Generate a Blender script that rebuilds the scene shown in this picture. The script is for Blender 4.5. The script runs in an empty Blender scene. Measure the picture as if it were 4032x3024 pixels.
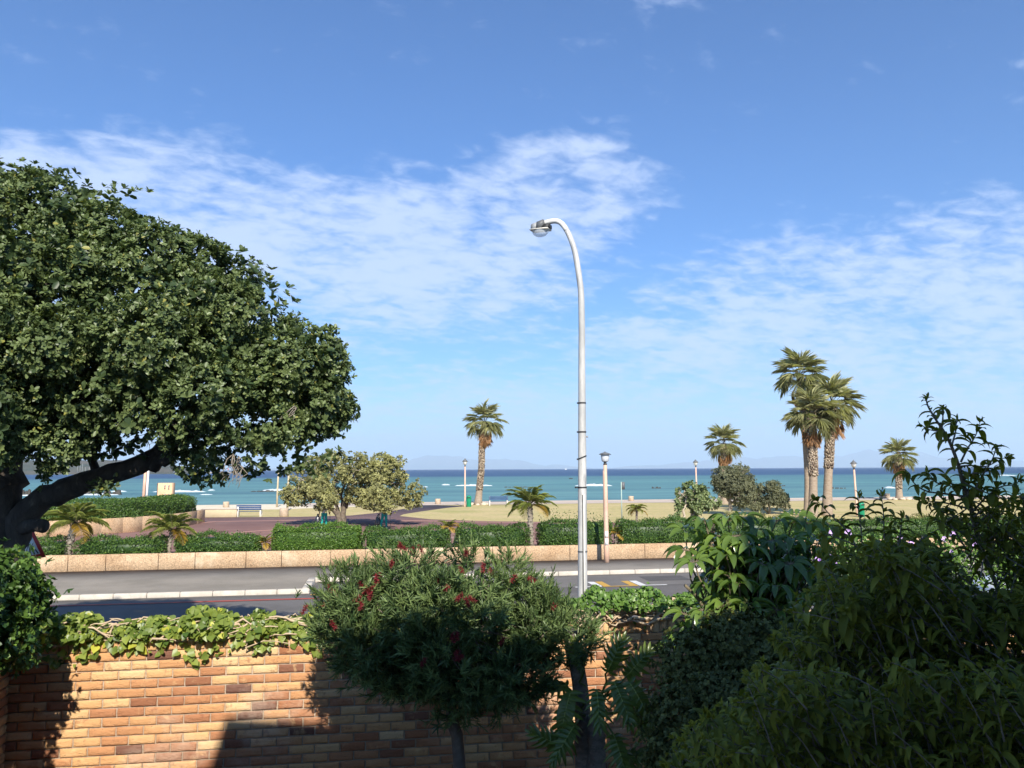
import bpy, math, random
import numpy as np
from mathutils import Vector, Matrix, Euler
random.seed(7); RNG = np.random.default_rng(11)
R = math.radians
SC = bpy.context.scene
COL = SC.collection

# ------------------------------------------------------------------ camera
EYE = 3.8; F = 3229.0
cd = bpy.data.cameras.new('camera'); cam = bpy.data.objects.new('camera', cd); COL.objects.link(cam)
cd.sensor_width = 36; cd.lens = 36 * F / 4032; cd.clip_start = 0.05; cd.clip_end = 120000
PITCH = math.atan((1846.5 - 1512) / F)
CM = Matrix.Translation((0, 0, EYE)) @ Euler((math.pi / 2 + PITCH, 0, 0)).to_matrix().to_4x4() @ Matrix.Rotation(R(-0.27), 4, 'Z')
cam.matrix_world = CM
SC.camera = cam

# ------------------------------------------------------------------ light
SUN_EL, SUN_AZ = 36.0, 12.0            # the sun stands behind the viewer, a little to the right
tosun = Vector((math.sin(R(SUN_AZ)) * math.cos(R(SUN_EL)), -math.cos(R(SUN_AZ)) * math.cos(R(SUN_EL)), math.sin(R(SUN_EL))))
sd = bpy.data.lights.new('sun', 'SUN'); sd.energy = 4.6; sd.angle = R(0.53); sd.color = (1.0, 0.93, 0.82)
so = bpy.data.objects.new('sun', sd); COL.objects.link(so)
so.rotation_euler = (-tosun).to_track_quat('-Z', 'Y').to_euler(); so.location = tosun * 60
SC.view_settings.view_transform = 'Standard'; SC.view_settings.look = 'None'
SC.view_settings.exposure = 0.93; SC.view_settings.gamma = 1; SC.view_settings.use_curve_mapping = False
SC.cycles.max_bounces = 8; SC.cycles.volume_bounces = 2; SC.cycles.transparent_max_bounces = 8
try: SC.cycles.volume_max_steps = 64
except Exception: pass

class NT:
    """small helper that writes node maths"""
    def __init__(s, tree): s.t = tree; s.N = tree.nodes; s.L = tree.links
    def node(s, typ, **kw):
        n = s.N.new(typ)
        for k, v in kw.items(): setattr(n, k, v)
        return n
    def put(s, sock, v):
        if hasattr(v, 'is_linked') or isinstance(v, bpy.types.NodeSocket): s.L.new(v, sock)
        elif v is not None: sock.default_value = v
    def m(s, op, a, b=None, c=None, clamp=False):
        n = s.node('ShaderNodeMath', operation=op, use_clamp=clamp)
        s.put(n.inputs[0], a); s.put(n.inputs[1], b)
        if c is not None: s.put(n.inputs[2], c)
        return n.outputs[0]
    def mix(s, f, a, b, mode='MIX'):
        n = s.node('ShaderNodeMixRGB', blend_type=mode)
        s.put(n.inputs[0], f); s.put(n.inputs[1], col4(a)); s.put(n.inputs[2], col4(b)); return n.outputs[0]
    def noise(s, vec, scale, detail=4, rough=.55, dist=0.0, out=0):
        n = s.node('ShaderNodeTexNoise'); n.inputs['Scale'].default_value = scale; n.inputs['Detail'].default_value = detail
        n.inputs['Roughness'].default_value = rough; n.inputs['Distortion'].default_value = dist
        if vec is not None: s.L.new(vec, n.inputs['Vector'])
        return n.outputs[out]
    def ramp(s, f, stops, interp='LINEAR'):
        n = s.node('ShaderNodeValToRGB'); cr = n.color_ramp; cr.interpolation = interp
        while len(cr.elements) > 1: cr.elements.remove(cr.elements[-1])
        cr.elements[0].position = stops[0][0]; cr.elements[0].color = col4(stops[0][1])
        for p, c in stops[1:]:
            e = cr.elements.new(p); e.color = col4(c)
        s.L.new(f, n.inputs[0]); return n.outputs[0]
    def comb(s, x, y, z):
        n = s.node('ShaderNodeCombineXYZ'); s.put(n.inputs[0], x); s.put(n.inputs[1], y); s.put(n.inputs[2], z); return n.outputs[0]
    def sep(s, v):
        n = s.node('ShaderNodeSeparateXYZ'); s.L.new(v, n.inputs[0]); return n.outputs
    def smooth(s, v, a, b):
        n = s.node('ShaderNodeMapRange', interpolation_type='SMOOTHSTEP'); s.put(n.inputs[0], v)
        n.inputs[1].default_value = a; n.inputs[2].default_value = b; n.inputs[3].default_value = 0; n.inputs[4].default_value = 1; return n.outputs[0]
def col4(c):
    if isinstance(c, bpy.types.NodeSocket): return c
    if isinstance(c, (int, float)): return (c, c, c, 1)
    return tuple(c) if len(c) == 4 else tuple(c) + (1,)

def build_world():
    w = bpy.data.worlds.new('World'); SC.world = w; w.use_nodes = True
    t = w.node_tree; t.nodes.clear(); g = NT(t)
    sky = g.node('ShaderNodeTexSky', sky_type='NISHITA', sun_disc=False)
    sky.sun_elevation = R(SUN_EL); sky.sun_rotation = R(180 - SUN_AZ); sky.altitude = 0
    sky.air_density = 1.0; sky.dust_density = 0.25; sky.ozone_density = 3.0
    geo = g.node('ShaderNodeTexCoord').outputs['Generated']
    x, y, z = g.sep(geo)
    az = g.m('ARCTAN2', x, y); el = g.m('ARCSINE', z)
    zz = g.m('ADD', g.m('MAXIMUM', z, 0.0), 0.20)
    px = g.m('DIVIDE', x, zz); py = g.m('DIVIDE', y, zz)
    def blob(a0, e0, ra, re, tilt=0.0):
        da = g.m('SUBTRACT', az, a0)
        de = g.m('SUBTRACT', g.m('SUBTRACT', el, e0), g.m('MULTIPLY', da, tilt))
        q = g.m('ADD', g.m('POWER', g.m('DIVIDE', g.m('ABSOLUTE', da), ra), 2.0), g.m('POWER', g.m('DIVIDE', g.m('ABSOLUTE', de), re), 2.0))
        return g.m('SUBTRACT', 1.0, g.smooth(q, 0.15, 1.15))
    plane = g.comb(px, py, 0.0)
    big = g.noise(plane, 0.9, 4, .6, .4)
    # rippled altocumulus: two noises stretched along one direction
    rot = g.comb(g.m('ADD', g.m('MULTIPLY', px, .75), g.m('MULTIPLY', py, .5)), g.m('MULTIPLY', g.m('SUBTRACT', g.m('MULTIPLY', py, .8), g.m('MULTIPLY', px, .45)), 1.25), 0.3)
    rip = g.noise(rot, 15.0, 4, .55, .3)
    soft = g.noise(rot, 3.0, 4, .55, .5)
    mA = g.m('MAXIMUM', blob(-.32, .255, .55, .14, -.05), g.m('MULTIPLY', blob(.03, .31, .20, .105, .2), .9))
    mB = g.m('MAXIMUM', blob(.46, .175, .52, .135, .05), g.m('MULTIPLY', blob(.50, .06, .34, .12, 0), .8))
    mC = g.m('MULTIPLY', blob(.0, .07, 1.2, .075, 0), .72)
    mD = g.m('MULTIPLY', blob(.22, .56, .09, .04, .3), .32)
    cover = g.m('MAXIMUM', g.m('MAXIMUM', mA, g.m('MULTIPLY', mB, .9)), g.m('MAXIMUM', mC, mD))
    n1 = g.m('ADD', g.m('MULTIPLY', rip, 1.05), g.m('ADD', g.m('MULTIPLY', soft, .75), g.m('MULTIPLY', big, .5)))
    d = g.m('ADD', n1, g.m('SUBTRACT', g.m('MULTIPLY', cover, .57), 1.36))
    dens = g.m('MULTIPLY', g.m('MULTIPLY', g.smooth(d, -0.06, 0.50), .84), g.smooth(el, -.01, .03))
    skyc = g.mix(1.0, sky.outputs[0], SKY_TINT, 'MULTIPLY')
    cl = g.mix(g.smooth(el, 0.0, .25), CLOUD_LOW, CLOUD_HIGH)
    skyc = g.mix(g.m('SUBTRACT', 1.0, g.smooth(el, -.03, .13)), skyc, g.mix(.62, skyc, HORIZ))
    c = g.mix(dens, skyc, cl)
    bg = g.node('ShaderNodeBackground'); bg.inputs[1].default_value = 0.08; g.L.new(c, bg.inputs[0])
    o = g.node('ShaderNodeOutputWorld'); g.L.new(bg.outputs[0], o.inputs[0])
HAZE_D = 7.0e-5
SKY_TINT = (.38, .69, 1.06); CLOUD_LOW = (4.3, 5.3, 7.1); CLOUD_HIGH = (4.5, 5.4, 7.5); HORIZ = (4.7, 6.1, 8.0)
build_world()

# ------------------------------------------------------------------ bearings and road frame
def ray(px, py): return (CM.to_3x3() @ Vector(((px - 2016) / F, -(py - 1512) / F, -1)))
def G(px, py, z=0.0):
    r = ray(px, py); t = (z - EYE) / r.z; return Vector((r.x * t, r.y * t, z))
def A(px, py, Y):
    r = ray(px, py); t = Y / r.y; return Vector((r.x * t, Y, EYE + r.z * t))
def A2(x, y, Y): return A(x * 4032 / 2212, y * 4032 / 2212, Y)
TH = R(9.2); CT, ST = math.cos(TH), math.sin(TH)
def UV(u, v, z=0.0): return Vector((u * CT - v * ST, u * ST + v * CT, z))   # u along the road, v away from the house
def toUV(p): return (p[0] * CT + p[1] * ST, -p[0] * ST + p[1] * CT)

# ------------------------------------------------------------------ object helpers
def tag(o, label=None, cat=None, group=None, kind=None):
    if label: o['label'] = label
    if cat: o['category'] = cat
    if group: o['group'] = group
    if kind: o['kind'] = kind
    return o
def thing(name, label, cat, loc=(0, 0, 0), rz=0.0, group=None):
    o = bpy.data.objects.new(name, None); COL.objects.link(o); o.location = loc; o.rotation_euler = (0, 0, rz)
    o.empty_display_size = .2
    return tag(o, label, cat, group)
def copy_tree(o, parent=None):
    c = o.copy(); COL.objects.link(c)
    if parent is not None: c.parent = parent
    for ch in list(o.children): copy_tree(ch, c)
    return c
def dup(o, loc, rz=None, label=None, scale=None):
    c = copy_tree(o); c.location = loc
    if rz is not None: c.rotation_euler = (0, 0, rz)
    if label: c['label'] = label
    if scale: c.scale = (scale,) * 3 if not hasattr(scale, '__len__') else scale
    return c

def mesh_obj(name, V, Fc, mat, parent=None, smooth=False, origin=None, tint=None, counts=None):
    """V (n,3) array, Fc list of faces or flat index array with counts"""
    V = np.asarray(V, dtype=np.float32)
    if origin is not None: V = V - np.array(origin, dtype=np.float32)
    me = bpy.data.meshes.new(name)
    if counts is None:
        counts = np.array([len(f) for f in Fc], dtype=np.int32)
        flat = np.array([i for f in Fc for i in f], dtype=np.int32)
    else: flat = np.asarray(Fc, dtype=np.int32)
    me.vertices.add(len(V)); me.vertices.foreach_set('co', V.ravel())
    me.loops.add(len(flat)); me.loops.foreach_set('vertex_index', flat)
    me.polygons.add(len(counts)); me.polygons.foreach_set('loop_start', np.concatenate([[0], np.cumsum(counts)[:-1]]).astype(np.int32))
    me.polygons.foreach_set('loop_total', counts)
    if smooth: me.polygons.foreach_set('use_smooth', np.ones(len(counts), dtype=bool))
    me.update(calc_edges=True)
    if tint is not None:
        at = me.attributes.new('tint', 'FLOAT', 'POINT'); at.data.foreach_set('value', np.asarray(tint, dtype=np.float32))
    me.materials.append(mat)
    o = bpy.data.objects.new(name, me); COL.objects.link(o)
    if origin is not None: o.location = origin
    if parent is not None: o.parent = parent
    return o

def wloc(o):
    p = np.zeros(3)
    while o is not None: p = p + np.array(o.location); o = o.parent
    return p
class MB:
    def __init__(s): s.V = []; s.F = []; s.T = []
    def add(s, vs, fs, tint=0.5):
        b = len(s.V); s.V += [tuple(v) for v in vs]; s.F += [[i + b for i in f] for f in fs]; s.T += [tint] * len(vs); return s
    def box(s, c, d, rz=0.0, tint=.5, mat=None, bev=0.0):
        x, y, z = d[0] / 2, d[1] / 2, d[2] / 2
        if bev > 0:
            b = min(bev, x * .9, y * .9, z * .9); vs = []
            for sx in (-1, 1):
                for sy in (-1, 1):
                    for sz in (-1, 1):
                        vs += [Vector((sx * x, sy * (y - b), sz * (z - b))), Vector((sx * (x - b), sy * y, sz * (z - b))), Vector((sx * (x - b), sy * (y - b), sz * z))]
            def I(a, b_, c_, k): return ((a > 0) * 4 + (b_ > 0) * 2 + (c_ > 0)) * 3 + k
            fs = []
            for sg in (-1, 1):
                q = [I(sg, -1, -1, 0), I(sg, 1, -1, 0), I(sg, 1, 1, 0), I(sg, -1, 1, 0)]; fs.append(q if sg > 0 else q[::-1])
                q = [I(-1, sg, -1, 1), I(-1, sg, 1, 1), I(1, sg, 1, 1), I(1, sg, -1, 1)]; fs.append(q if sg > 0 else q[::-1])
                q = [I(-1, -1, sg, 2), I(1, -1, sg, 2), I(1, 1, sg, 2), I(-1, 1, sg, 2)]; fs.append(q if sg > 0 else q[::-1])
            for a in (-1, 1):
                for b_ in (-1, 1):
                    q = [I(a, b_, -1, 0), I(a, b_, 1, 0), I(a, b_, 1, 1), I(a, b_, -1, 1)]; fs.append(q if a * b_ < 0 else q[::-1])
                    q = [I(a, -1, b_, 0), I(a, 1, b_, 0), I(a, 1, b_, 2), I(a, -1, b_, 2)]; fs.append(q if a * b_ > 0 else q[::-1])
                    q = [I(-1, a, b_, 1), I(1, a, b_, 1), I(1, a, b_, 2), I(-1, a, b_, 2)]; fs.append(q if a * b_ < 0 else q[::-1])
                    for c_ in (-1, 1):
                        q = [I(a, b_, c_, 0), I(a, b_, c_, 1), I(a, b_, c_, 2)]; fs.append(q if a * b_ * c_ > 0 else q[::-1])
        else:
            vs = [Vector((sx * x, sy * y, sz * z)) for sx in (-1, 1) for sy in (-1, 1) for sz in (-1, 1)]
            fs = [[0, 1, 3, 2], [4, 6, 7, 5], [0, 4, 5, 1], [2, 3, 7, 6], [0, 2, 6, 4], [1, 5, 7, 3]]
        M = Matrix.Rotation(rz, 3, 'Z') if mat is None else mat
        return s.add([M @ v + Vector(c) for v in vs], fs, tint)
    def tube(s, pts, rad, n=8, tint=.5, cap=True, flat=None):
        pts = [Vector(p) for p in pts]
        if not hasattr(rad, '__len__'): rad = [rad] * len(pts)
        vs, fs = [], []
        prev = None
        for i, p in enumerate(pts):
            d = (pts[min(i + 1, len(pts) - 1)] - pts[max(i - 1, 0)]).normalized()
            if prev is None: a = d.orthogonal().normalized()
            else: a = (prev - d * prev.dot(d)).normalized()
            prev = a; b = d.cross(a)
            for k in range(n):
                t = 2 * math.pi * k / n
                vs.append(p + (a * math.cos(t) + b * math.sin(t)) * rad[i])
        for i in range(len(pts) - 1):
            for k in range(n):
                k2 = (k + 1) % n; fs.append([i * n + k, i * n + k2, (i + 1) * n + k2, (i + 1) * n + k])
        if cap: fs.append(list(range(n))[::-1]); fs.append([(len(pts) - 1) * n + k for k in range(n)])
        return s.add(vs, fs, tint)
    def lathe(s, prof, c=(0, 0, 0), n=16, tint=.5):
        vs, fs = [], []
        for r, z in prof:
            for k in range(n):
                t = 2 * math.pi * k / n; vs.append((c[0] + r * math.cos(t), c[1] + r * math.sin(t), c[2] + z))
        for i in range(len(prof) - 1):
            for k in range(n):
                k2 = (k + 1) % n; fs.append([i * n + k, i * n + k2, (i + 1) * n + k2, (i + 1) * n + k])
        fs.append(list(range(n))[::-1]); fs.append([(len(prof) - 1) * n + k for k in range(n)])
        return s.add(vs, fs, tint)
    def build(s, name, mat, parent=None, smooth=False, origin=None):
        V = np.array(s.V)
        if parent is not None: V = V - wloc(parent)
        return mesh_obj(name, V, s.F, mat, parent, smooth, origin, tint=s.T)

# ------------------------------------------------------------------ materials
def mat(name, c1, c2=None, scale=3.0, rough=.8, bump=0.0, bscale=None, metal=0.0, spec=.4, detail=5, coat=0, fine=None, attr=None, stretch=None, c3=None, s3=1.0):
    m = bpy.data.materials.new(name); m.use_nodes = True; t = m.node_tree; t.nodes.clear(); g = NT(t)
    b = g.node('ShaderNodeBsdfPrincipled'); o = g.node('ShaderNodeOutputMaterial'); g.L.new(b.outputs[0], o.inputs[0])
    pos = g.node('ShaderNodeTexCoord').outputs['Object']
    if stretch: 
        mp = g.node('ShaderNodeMapping'); g.L.new(pos, mp.inputs[0]); mp.inputs['Scale'].default_value = stretch; pos = mp.outputs[0]
    c = col4(c1)
    if c2 is not None:
        f = g.smooth(g.noise(pos, scale, detail, .62), .33, .67); c = g.mix(f, c1, c2)
    if fine:   # (scale, amount) speckle
        f = g.noise(pos, fine[0], 3, .7); c = g.mix(fine[1], c, g.ramp(f, [(.35, .25), (.65, 1.0)]), 'MULTIPLY')
    if c3 is not None: c = g.mix(g.smooth(g.noise(pos, s3, 6, .65), .55, .72), c, c3)
    if attr: c = g.mix(g.node('ShaderNodeAttribute', attribute_name='tint').outputs['Fac'], c, attr)
    g.put(b.inputs['Base Color'], c)
    b.inputs['Roughness'].default_value = rough; b.inputs['Metallic'].default_value = metal; b.inputs['Specular IOR Level'].default_value = spec
    if coat: b.inputs['Coat Weight'].default_value = coat
    if bump:
        bn = g.node('ShaderNodeBump'); bn.inputs['Strength'].default_value = min(bump, 1); bn.inputs['Distance'].default_value = .02 * max(1, bump)
        g.L.new(g.noise(pos, bscale or scale * 6, 5, .65), bn.inputs['Height']); g.L.new(bn.outputs[0], b.inputs['Normal'])
    return m
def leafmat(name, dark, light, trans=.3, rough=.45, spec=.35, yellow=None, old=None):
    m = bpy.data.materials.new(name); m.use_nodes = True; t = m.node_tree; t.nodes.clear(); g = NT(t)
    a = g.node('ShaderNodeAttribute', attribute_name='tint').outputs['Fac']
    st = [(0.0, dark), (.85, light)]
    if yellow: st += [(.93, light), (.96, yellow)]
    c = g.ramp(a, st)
    if old: c = g.mix(g.m('LESS_THAN', a, .02), c, old)
    b = g.node('ShaderNodeBsdfPrincipled'); g.L.new(c, b.inputs['Base Color']); b.inputs['Roughness'].default_value = rough; b.inputs['Specular IOR Level'].default_value = spec
    tr = g.node('ShaderNodeBsdfTranslucent'); g.L.new(g.mix(1.0, c, (1.25, 1.35, .6), 'MULTIPLY'), tr.inputs[0])
    mx = g.node('ShaderNodeMixShader'); mx.inputs[0].default_value = trans; g.L.new(b.outputs[0], mx.inputs[1]); g.L.new(tr.outputs[0], mx.inputs[2])
    o = g.node('ShaderNodeOutputMaterial'); g.L.new(mx.outputs[0], o.inputs[0]); return m

# ------------------------------------------------------------------ leaves
def tmpl(pts, faces): return np.array(pts, dtype=np.float32), faces
OVAL = tmpl([(0, 0, 0), (.35, .42, .07), (.78, .45, .05), (1, 0, -.03), (.78, -.45, .05), (.35, -.42, .07)], [[0, 1, 2, 3], [0, 3, 4, 5]])
HEART = tmpl([(.1, 0, 0), (-.03, .28, .03), (.12, .52, .06), (.42, .5, .07), (.74, .24, .03), (1, 0, -.1), (.74, -.24, .03), (.42, -.5, .07), (.12, -.52, .06), (-.03, -.28, .03)],
             [[0, 1, 2, 3, 4, 5], [0, 5, 6, 7, 8, 9]])
SMALL = tmpl([(0, 0, 0), (.5, .5, .06), (1, 0, 0), (.5, -.5, .06)], [[0, 1, 2, 3]])
NEEDLE = tmpl([(0, .5, 0), (0, -.5, 0), (.6, -.5, 0), (1, 0, 0), (.6, .5, 0)], [[0, 1, 2, 3, 4]])
def curved(ws, bend, fold=.1):
    n = len(ws); P = []; Fc = []
    for i, w in enumerate(ws):
        t = i / (n - 1); a = bend * t
        x = math.sin(a) / bend if bend else t; z = -(1 - math.cos(a)) / bend if bend else 0
        P += [(x, w / 2, z + fold * w), (x, 0, z), (x, -w / 2, z + fold * w)]
    for i in range(n - 1):
        a = i * 3; Fc += [[a, a + 1, a + 4, a + 3], [a + 1, a + 2, a + 5, a + 4]]
    return tmpl(P, Fc)
LANCE = curved([.1, .8, 1, .95, .7, .05], 1.5, .12)
LANCE2 = curved([.1, .8, 1, .8, .05], .7, .15)
LEAFLET = curved([.15, .75, 1, 1, .9, .6, .1], 1.2, .14)
BLADE = curved([.7, 1, .75, .1], .6, .1)

def unit(a): return a / np.maximum(np.linalg.norm(a, axis=-1, keepdims=True), 1e-9)
def leaf_arrays(P, D, N, L, W, tint, T):
    D = unit(D); N = N - D * (N * D).sum(1, keepdims=True); N = unit(N); S = np.cross(N, D)
    tv, tf = T; L = np.asarray(L).reshape(-1, 1, 1) * np.ones((len(P), 1, 1)); W = np.asarray(W).reshape(-1, 1, 1) * np.ones((len(P), 1, 1))
    V = P[:, None, :] + D[:, None, :] * tv[None, :, 0:1] * L + S[:, None, :] * tv[None, :, 1:2] * W + N[:, None, :] * tv[None, :, 2:3] * L
    k = len(tv); n = len(P)
    base = (np.arange(n) * k)[:, None]
    f = np.array([i for q in tf for i in q])[None, :] + base
    cnt = np.tile(np.array([len(q) for q in tf]), n)
    return V.reshape(-1, 3), f.ravel(), cnt, np.repeat(np.asarray(tint) * np.ones(n), k)
class Leaves:
    def __init__(s): s.A = []; s.n = 0
    def add(s, P, D, N, L, W, tint, T):
        if len(P) == 0: return s
        V, f, c, t = leaf_arrays(np.asarray(P, float), np.asarray(D, float), np.asarray(N, float), L, W, tint, T)
        s.A.append((V, f + s.n, c, t)); s.n += len(V); return s
    def addmb(s, mb):
        V = np.array(mb.V); f = np.array([i for q in mb.F for i in q]); c = np.array([len(q) for q in mb.F])
        s.A.append((V, f + s.n, c, np.array(mb.T, float))); s.n += len(V); return s
    def build(s, name, m, parent=None, origin=None, smooth=False):
        V = np.concatenate([a[0] for a in s.A]); f = np.concatenate([a[1] for a in s.A]); c = np.concatenate([a[2] for a in s.A]); t = np.concatenate([a[3] for a in s.A])
        if parent is not None: V = V - wloc(parent)
        return mesh_obj(name, V, f, m, parent, smooth, origin, t, c)
def rdir(n): return unit(RNG.normal(size=(n, 3)))
def lobes_surface(lobes, n, depth=.25, cut=.86):
    """points and outward normals on the skin of a union of ellipsoids"""
    C = np.array([l[0] for l in lobes], float); Rr = np.array([l[1] if hasattr(l[1], '__len__') else (l[1],) * 3 for l in lobes], float)
    w = (Rr[:, 0] * Rr[:, 2] + Rr[:, 1] * Rr[:, 2] + Rr[:, 0] * Rr[:, 1]); w = w / w.sum()
    outP, outN = [], []; got = 0
    while got < n:
        k = RNG.choice(len(C), size=n * 2, p=w); d = rdir(n * 2)
        rr = 1 - depth * RNG.random((n * 2, 1)) ** 1.6
        p = C[k] + d * Rr[k] * rr; nn = unit(d / Rr[k])
        q = (((p[:, None, :] - C[None]) / Rr[None]) ** 2).sum(2); q[np.arange(len(p)), k] = 9
        ok = q.min(1) > (cut * cut) if len(C) > 1 else np.ones(len(p), bool)
        outP.append(p[ok]); outN.append(nn[ok]); got += ok.sum()
    return np.concatenate(outP)[:n], np.concatenate(outN)[:n]
def rosettes(Lv, C, Ax, k, L, W, tint, T, tilt=1.0, jit=.35, spread=.0):
    """k leaves around every axis"""
    n = len(C); Ax = unit(Ax); ref = np.where(np.abs(Ax[:, 2:3]) < .9, np.array([[0, 0, 1.0]]), np.array([[1.0, 0, 0]]))
    a = unit(np.cross(Ax, ref)); b = np.cross(Ax, a)
    ph = RNG.random((n, 1)) * 6.28 + np.arange(k)[None] * 2.4 + RNG.normal(size=(n, k)) * .3
    tl = tilt + RNG.normal(size=(n, k)) * jit
    rad = a[:, None] * np.cos(ph)[..., None] + b[:, None] * np.sin(ph)[..., None]
    D = Ax[:, None] * np.cos(tl)[..., None] + rad * np.sin(tl)[..., None]
    N = Ax[:, None] * np.sin(tl)[..., None] - rad * np.cos(tl)[..., None] + RNG.normal(size=(n, k, 3)) * .2
    P = C[:, None] + Ax[:, None] * (spread * (np.arange(k) / k - .5)[None, :, None])
    s = (.75 + .5 * RNG.random(n * k))
    tt = np.clip(np.repeat(np.asarray(tint) * np.ones(n), k) + RNG.normal(size=n * k) * .13, 0.03, .9)
    tt = np.where(RNG.random(n * k) < .018, .98, tt)
    Lv.add(P.reshape(-1, 3), D.reshape(-1, 3), N.reshape(-1, 3), L * s, W * s, tt, T)
def clumped_crown(Lv, lobes, clumps, per, sig, k, L, W, T, depth=.3, tilt=1.0, up=.35, tint=(.25, .75), cut=.86, spread=0.0):
    P, N = lobes_surface(lobes, clumps, depth, cut)
    ct = tint[0] + (tint[1] - tint[0]) * RNG.random(clumps)
    m = clumps * per; idx = np.repeat(np.arange(clumps), per)
    off = RNG.normal(size=(m, 3)) * sig
    nn = N[idx]; along = (off * nn).sum(1, keepdims=True); off = off - nn * along * .5
    C = P[idx] + off
    Ax = unit(nn + unit(off) * .45 + np.array([[0, 0, up]]) + RNG.normal(size=(m, 3)) * .3)
    rosettes(Lv, C, Ax, k, L, W, ct[idx], T, tilt, spread=spread)
def bumpy(lobes, n, r0, r1, flat=.8, sink=.35):
    P, N = lobes_surface(lobes, n, .12, .92); out = []
    for p, nn in zip(P, N):
        r = random.uniform(r0, r1); out.append((tuple(p - nn * r * sink), (r, r, r * flat)))
    return out
def wobble(p0, p1, n=5, amp=.1, sag=0.0):
    p0, p1 = Vector(p0), Vector(p1); d = (p1 - p0).length; out = []
    for i in range(n + 1):
        t = i / n; j = Vector((random.gauss(0, 1), random.gauss(0, 1), random.gauss(0, 1))) * amp * d * (math.sin(math.pi * t) if i not in (0, n) else 0)
        out.append(p0.lerp(p1, t) + j + Vector((0, 0, -sag * math.sin(math.pi * t))))
    return out

# ================================================================== THE SETTING
def sheet(name, poly, z, m, kind='structure', thick=0.0, uv=True):
    """flat polygon given as (u, v) points along the road frame"""
    top = [UV(a, b, z) if uv else Vector((a, b, z)) for a, b in poly]; n = len(top)
    if thick: 
        vs = top + [p - Vector((0, 0, thick)) for p in top]
        fs = [list(range(n))] + [[i, i + n, (i + 1) % n + n, (i + 1) % n] for i in range(n)]
    else: vs, fs = top, [list(range(n))]
    o = mesh_obj(name, vs, fs, m); 
    if kind: o['kind'] = kind
    return o
def rect(u0, u1, v0, v1): return [(u0, v0), (u1, v0), (u1, v1), (u0, v1)]

M_soil = mat('soil', (.10, .065, .04), (.17, .12, .08), 6, .95, .8, 30)
M_land = mat('land', (.36, .33, .29), (.44, .40, .35), .2, .9, .3, 8)
M_asph = mat('asphalt', (.125, .115, .105), (.165, .152, .14), .45, .85, .35, 60, fine=(140, .45), c3=(.085, .082, .08), s3=.22)
M_bay = mat('asphalt_bay', (.15, .138, .125), (.19, .175, .16), .5, .85, .3, 60, fine=(140, .4))
M_walk = mat('asphalt_walk', (.18, .165, .145), (.23, .21, .185), .6, .9, .3, 60, fine=(120, .4))
M_kerb = mat('kerb_concrete', (.42, .38, .32), (.52, .47, .40), 2.5, .85, .4, 30, c3=(.36, .33, .28), s3=4)
M_red = mat('red_paint', (.42, .07, .04), (.34, .07, .05), 5, .7, .1, 40, c3=(.20, .09, .07), s3=9)
M_yel = mat('yellow_paint', (.62, .36, .06), (.52, .31, .06), 5, .7, fine=(60, .25))
M_whi = mat('white_paint', (.75, .74, .70), (.62, .61, .58), 5, .7, fine=(60, .25))
M_pave = mat('plum_paving', (.155, .085, .078), (.20, .115, .10), .25, .9, .3, 30, fine=(18, .35), c3=(.22, .145, .125), s3=.4)
M_pink = mat('pink_paving', (.42, .22, .17), (.36, .19, .15), 1.2, .9, .2, 30, fine=(18, .3))
M_sand = mat('beach_sand', (.62, .53, .38), (.70, .61, .46), .4, .95, .3, 10)
M_sandp = mat('sandy_concrete', (.46, .38, .31), (.52, .43, .35), .5, .9, .2, 20)

def grassmat():
    m = mat('dry_grass', (.56, .44, .21), (.47, .40, .16), .25, .95, .7, 12, fine=(2.5, .35), c3=(.30, .29, .09), s3=.09)
    return m
M_grass = grassmat()

# raised garden bed in front of the house, the road, the paths, the plaza, the lawn
sheet('ground', [(-420, -60), (420, -60), (420, 95.5), (-420, 95.5)], -0.5, M_land)
g0 = [(-420, 17.5), (420, 17.5), (420, -60), (-420, -60)]
sheet('near_pavement', g0[::-1], 0.0, M_walk, thick=.3)
sheet('garden_soil', [(-9, -4.5), (14, -4.5), (14, 7.46), (-9, 7.46)], 1.05, M_soil, thick=1.0)
sheet('road', rect(-300, 300, 17.62, 30.3), -0.14, M_asph)
sheet('parking_bay', rect(-2.0, 60, 27.25, 30.28), -0.134, M_bay)
BU = -2.2           # where the pavement steps back for the parking bay
sheet('far_pavement', [(-300, 27.66), (BU - .16, 27.66), (BU - .16, 30.36), (300, 30.36), (300, 33.9), (-300, 33.9)], 0.0, M_walk, thick=.3)
kb = MB()
def kerb_run(u0, u1, v, vw=.16, step=.98):
    u = u0
    while u < u1 - .05:
        e = min(u + step, u1); c = UV((u + e) / 2, v + vw / 2, -.12)
        kb.box(c, (e - u - .012, vw, .27), TH, bev=.02, tint=random.random()); u = e
kerb_run(-60, BU - .16, 27.5)
kerb_run(BU - .02, 60, 30.2)
for i in range(3):
    v0 = 27.5 + i * .93
    kb.box(UV(BU - .08, v0 + .46, -.12), (.24, .915, .275), TH, bev=.02)
kerb_run(-60, 60, 17.5)
o = kb.build('kerb', M_kerb); o['kind'] = 'structure'
def paint(name, quads, m):
    b = MB()
    for q in quads: b.add([UV(a, c, -.127) for a, c in q], [list(range(len(q)))])
    o = b.build(name, m); o['kind'] = 'structure'; return o
paint('red_road_line', [rect(-60, -1.75, 26.3, 26.5)], M_red)
paint('white_bay_marking', [rect(6.5, 7.42, 27.12, 27.26), rect(8.72, 9.7, 27.12, 27.26), rect(7.2, 7.46, 27.26, 28.35), rect(8.72, 8.98, 27.26, 28.35), rect(14.2, 15.6, 27.12, 27.26), rect(14.2, 14.45, 27.26, 28.35)], M_whi)
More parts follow.
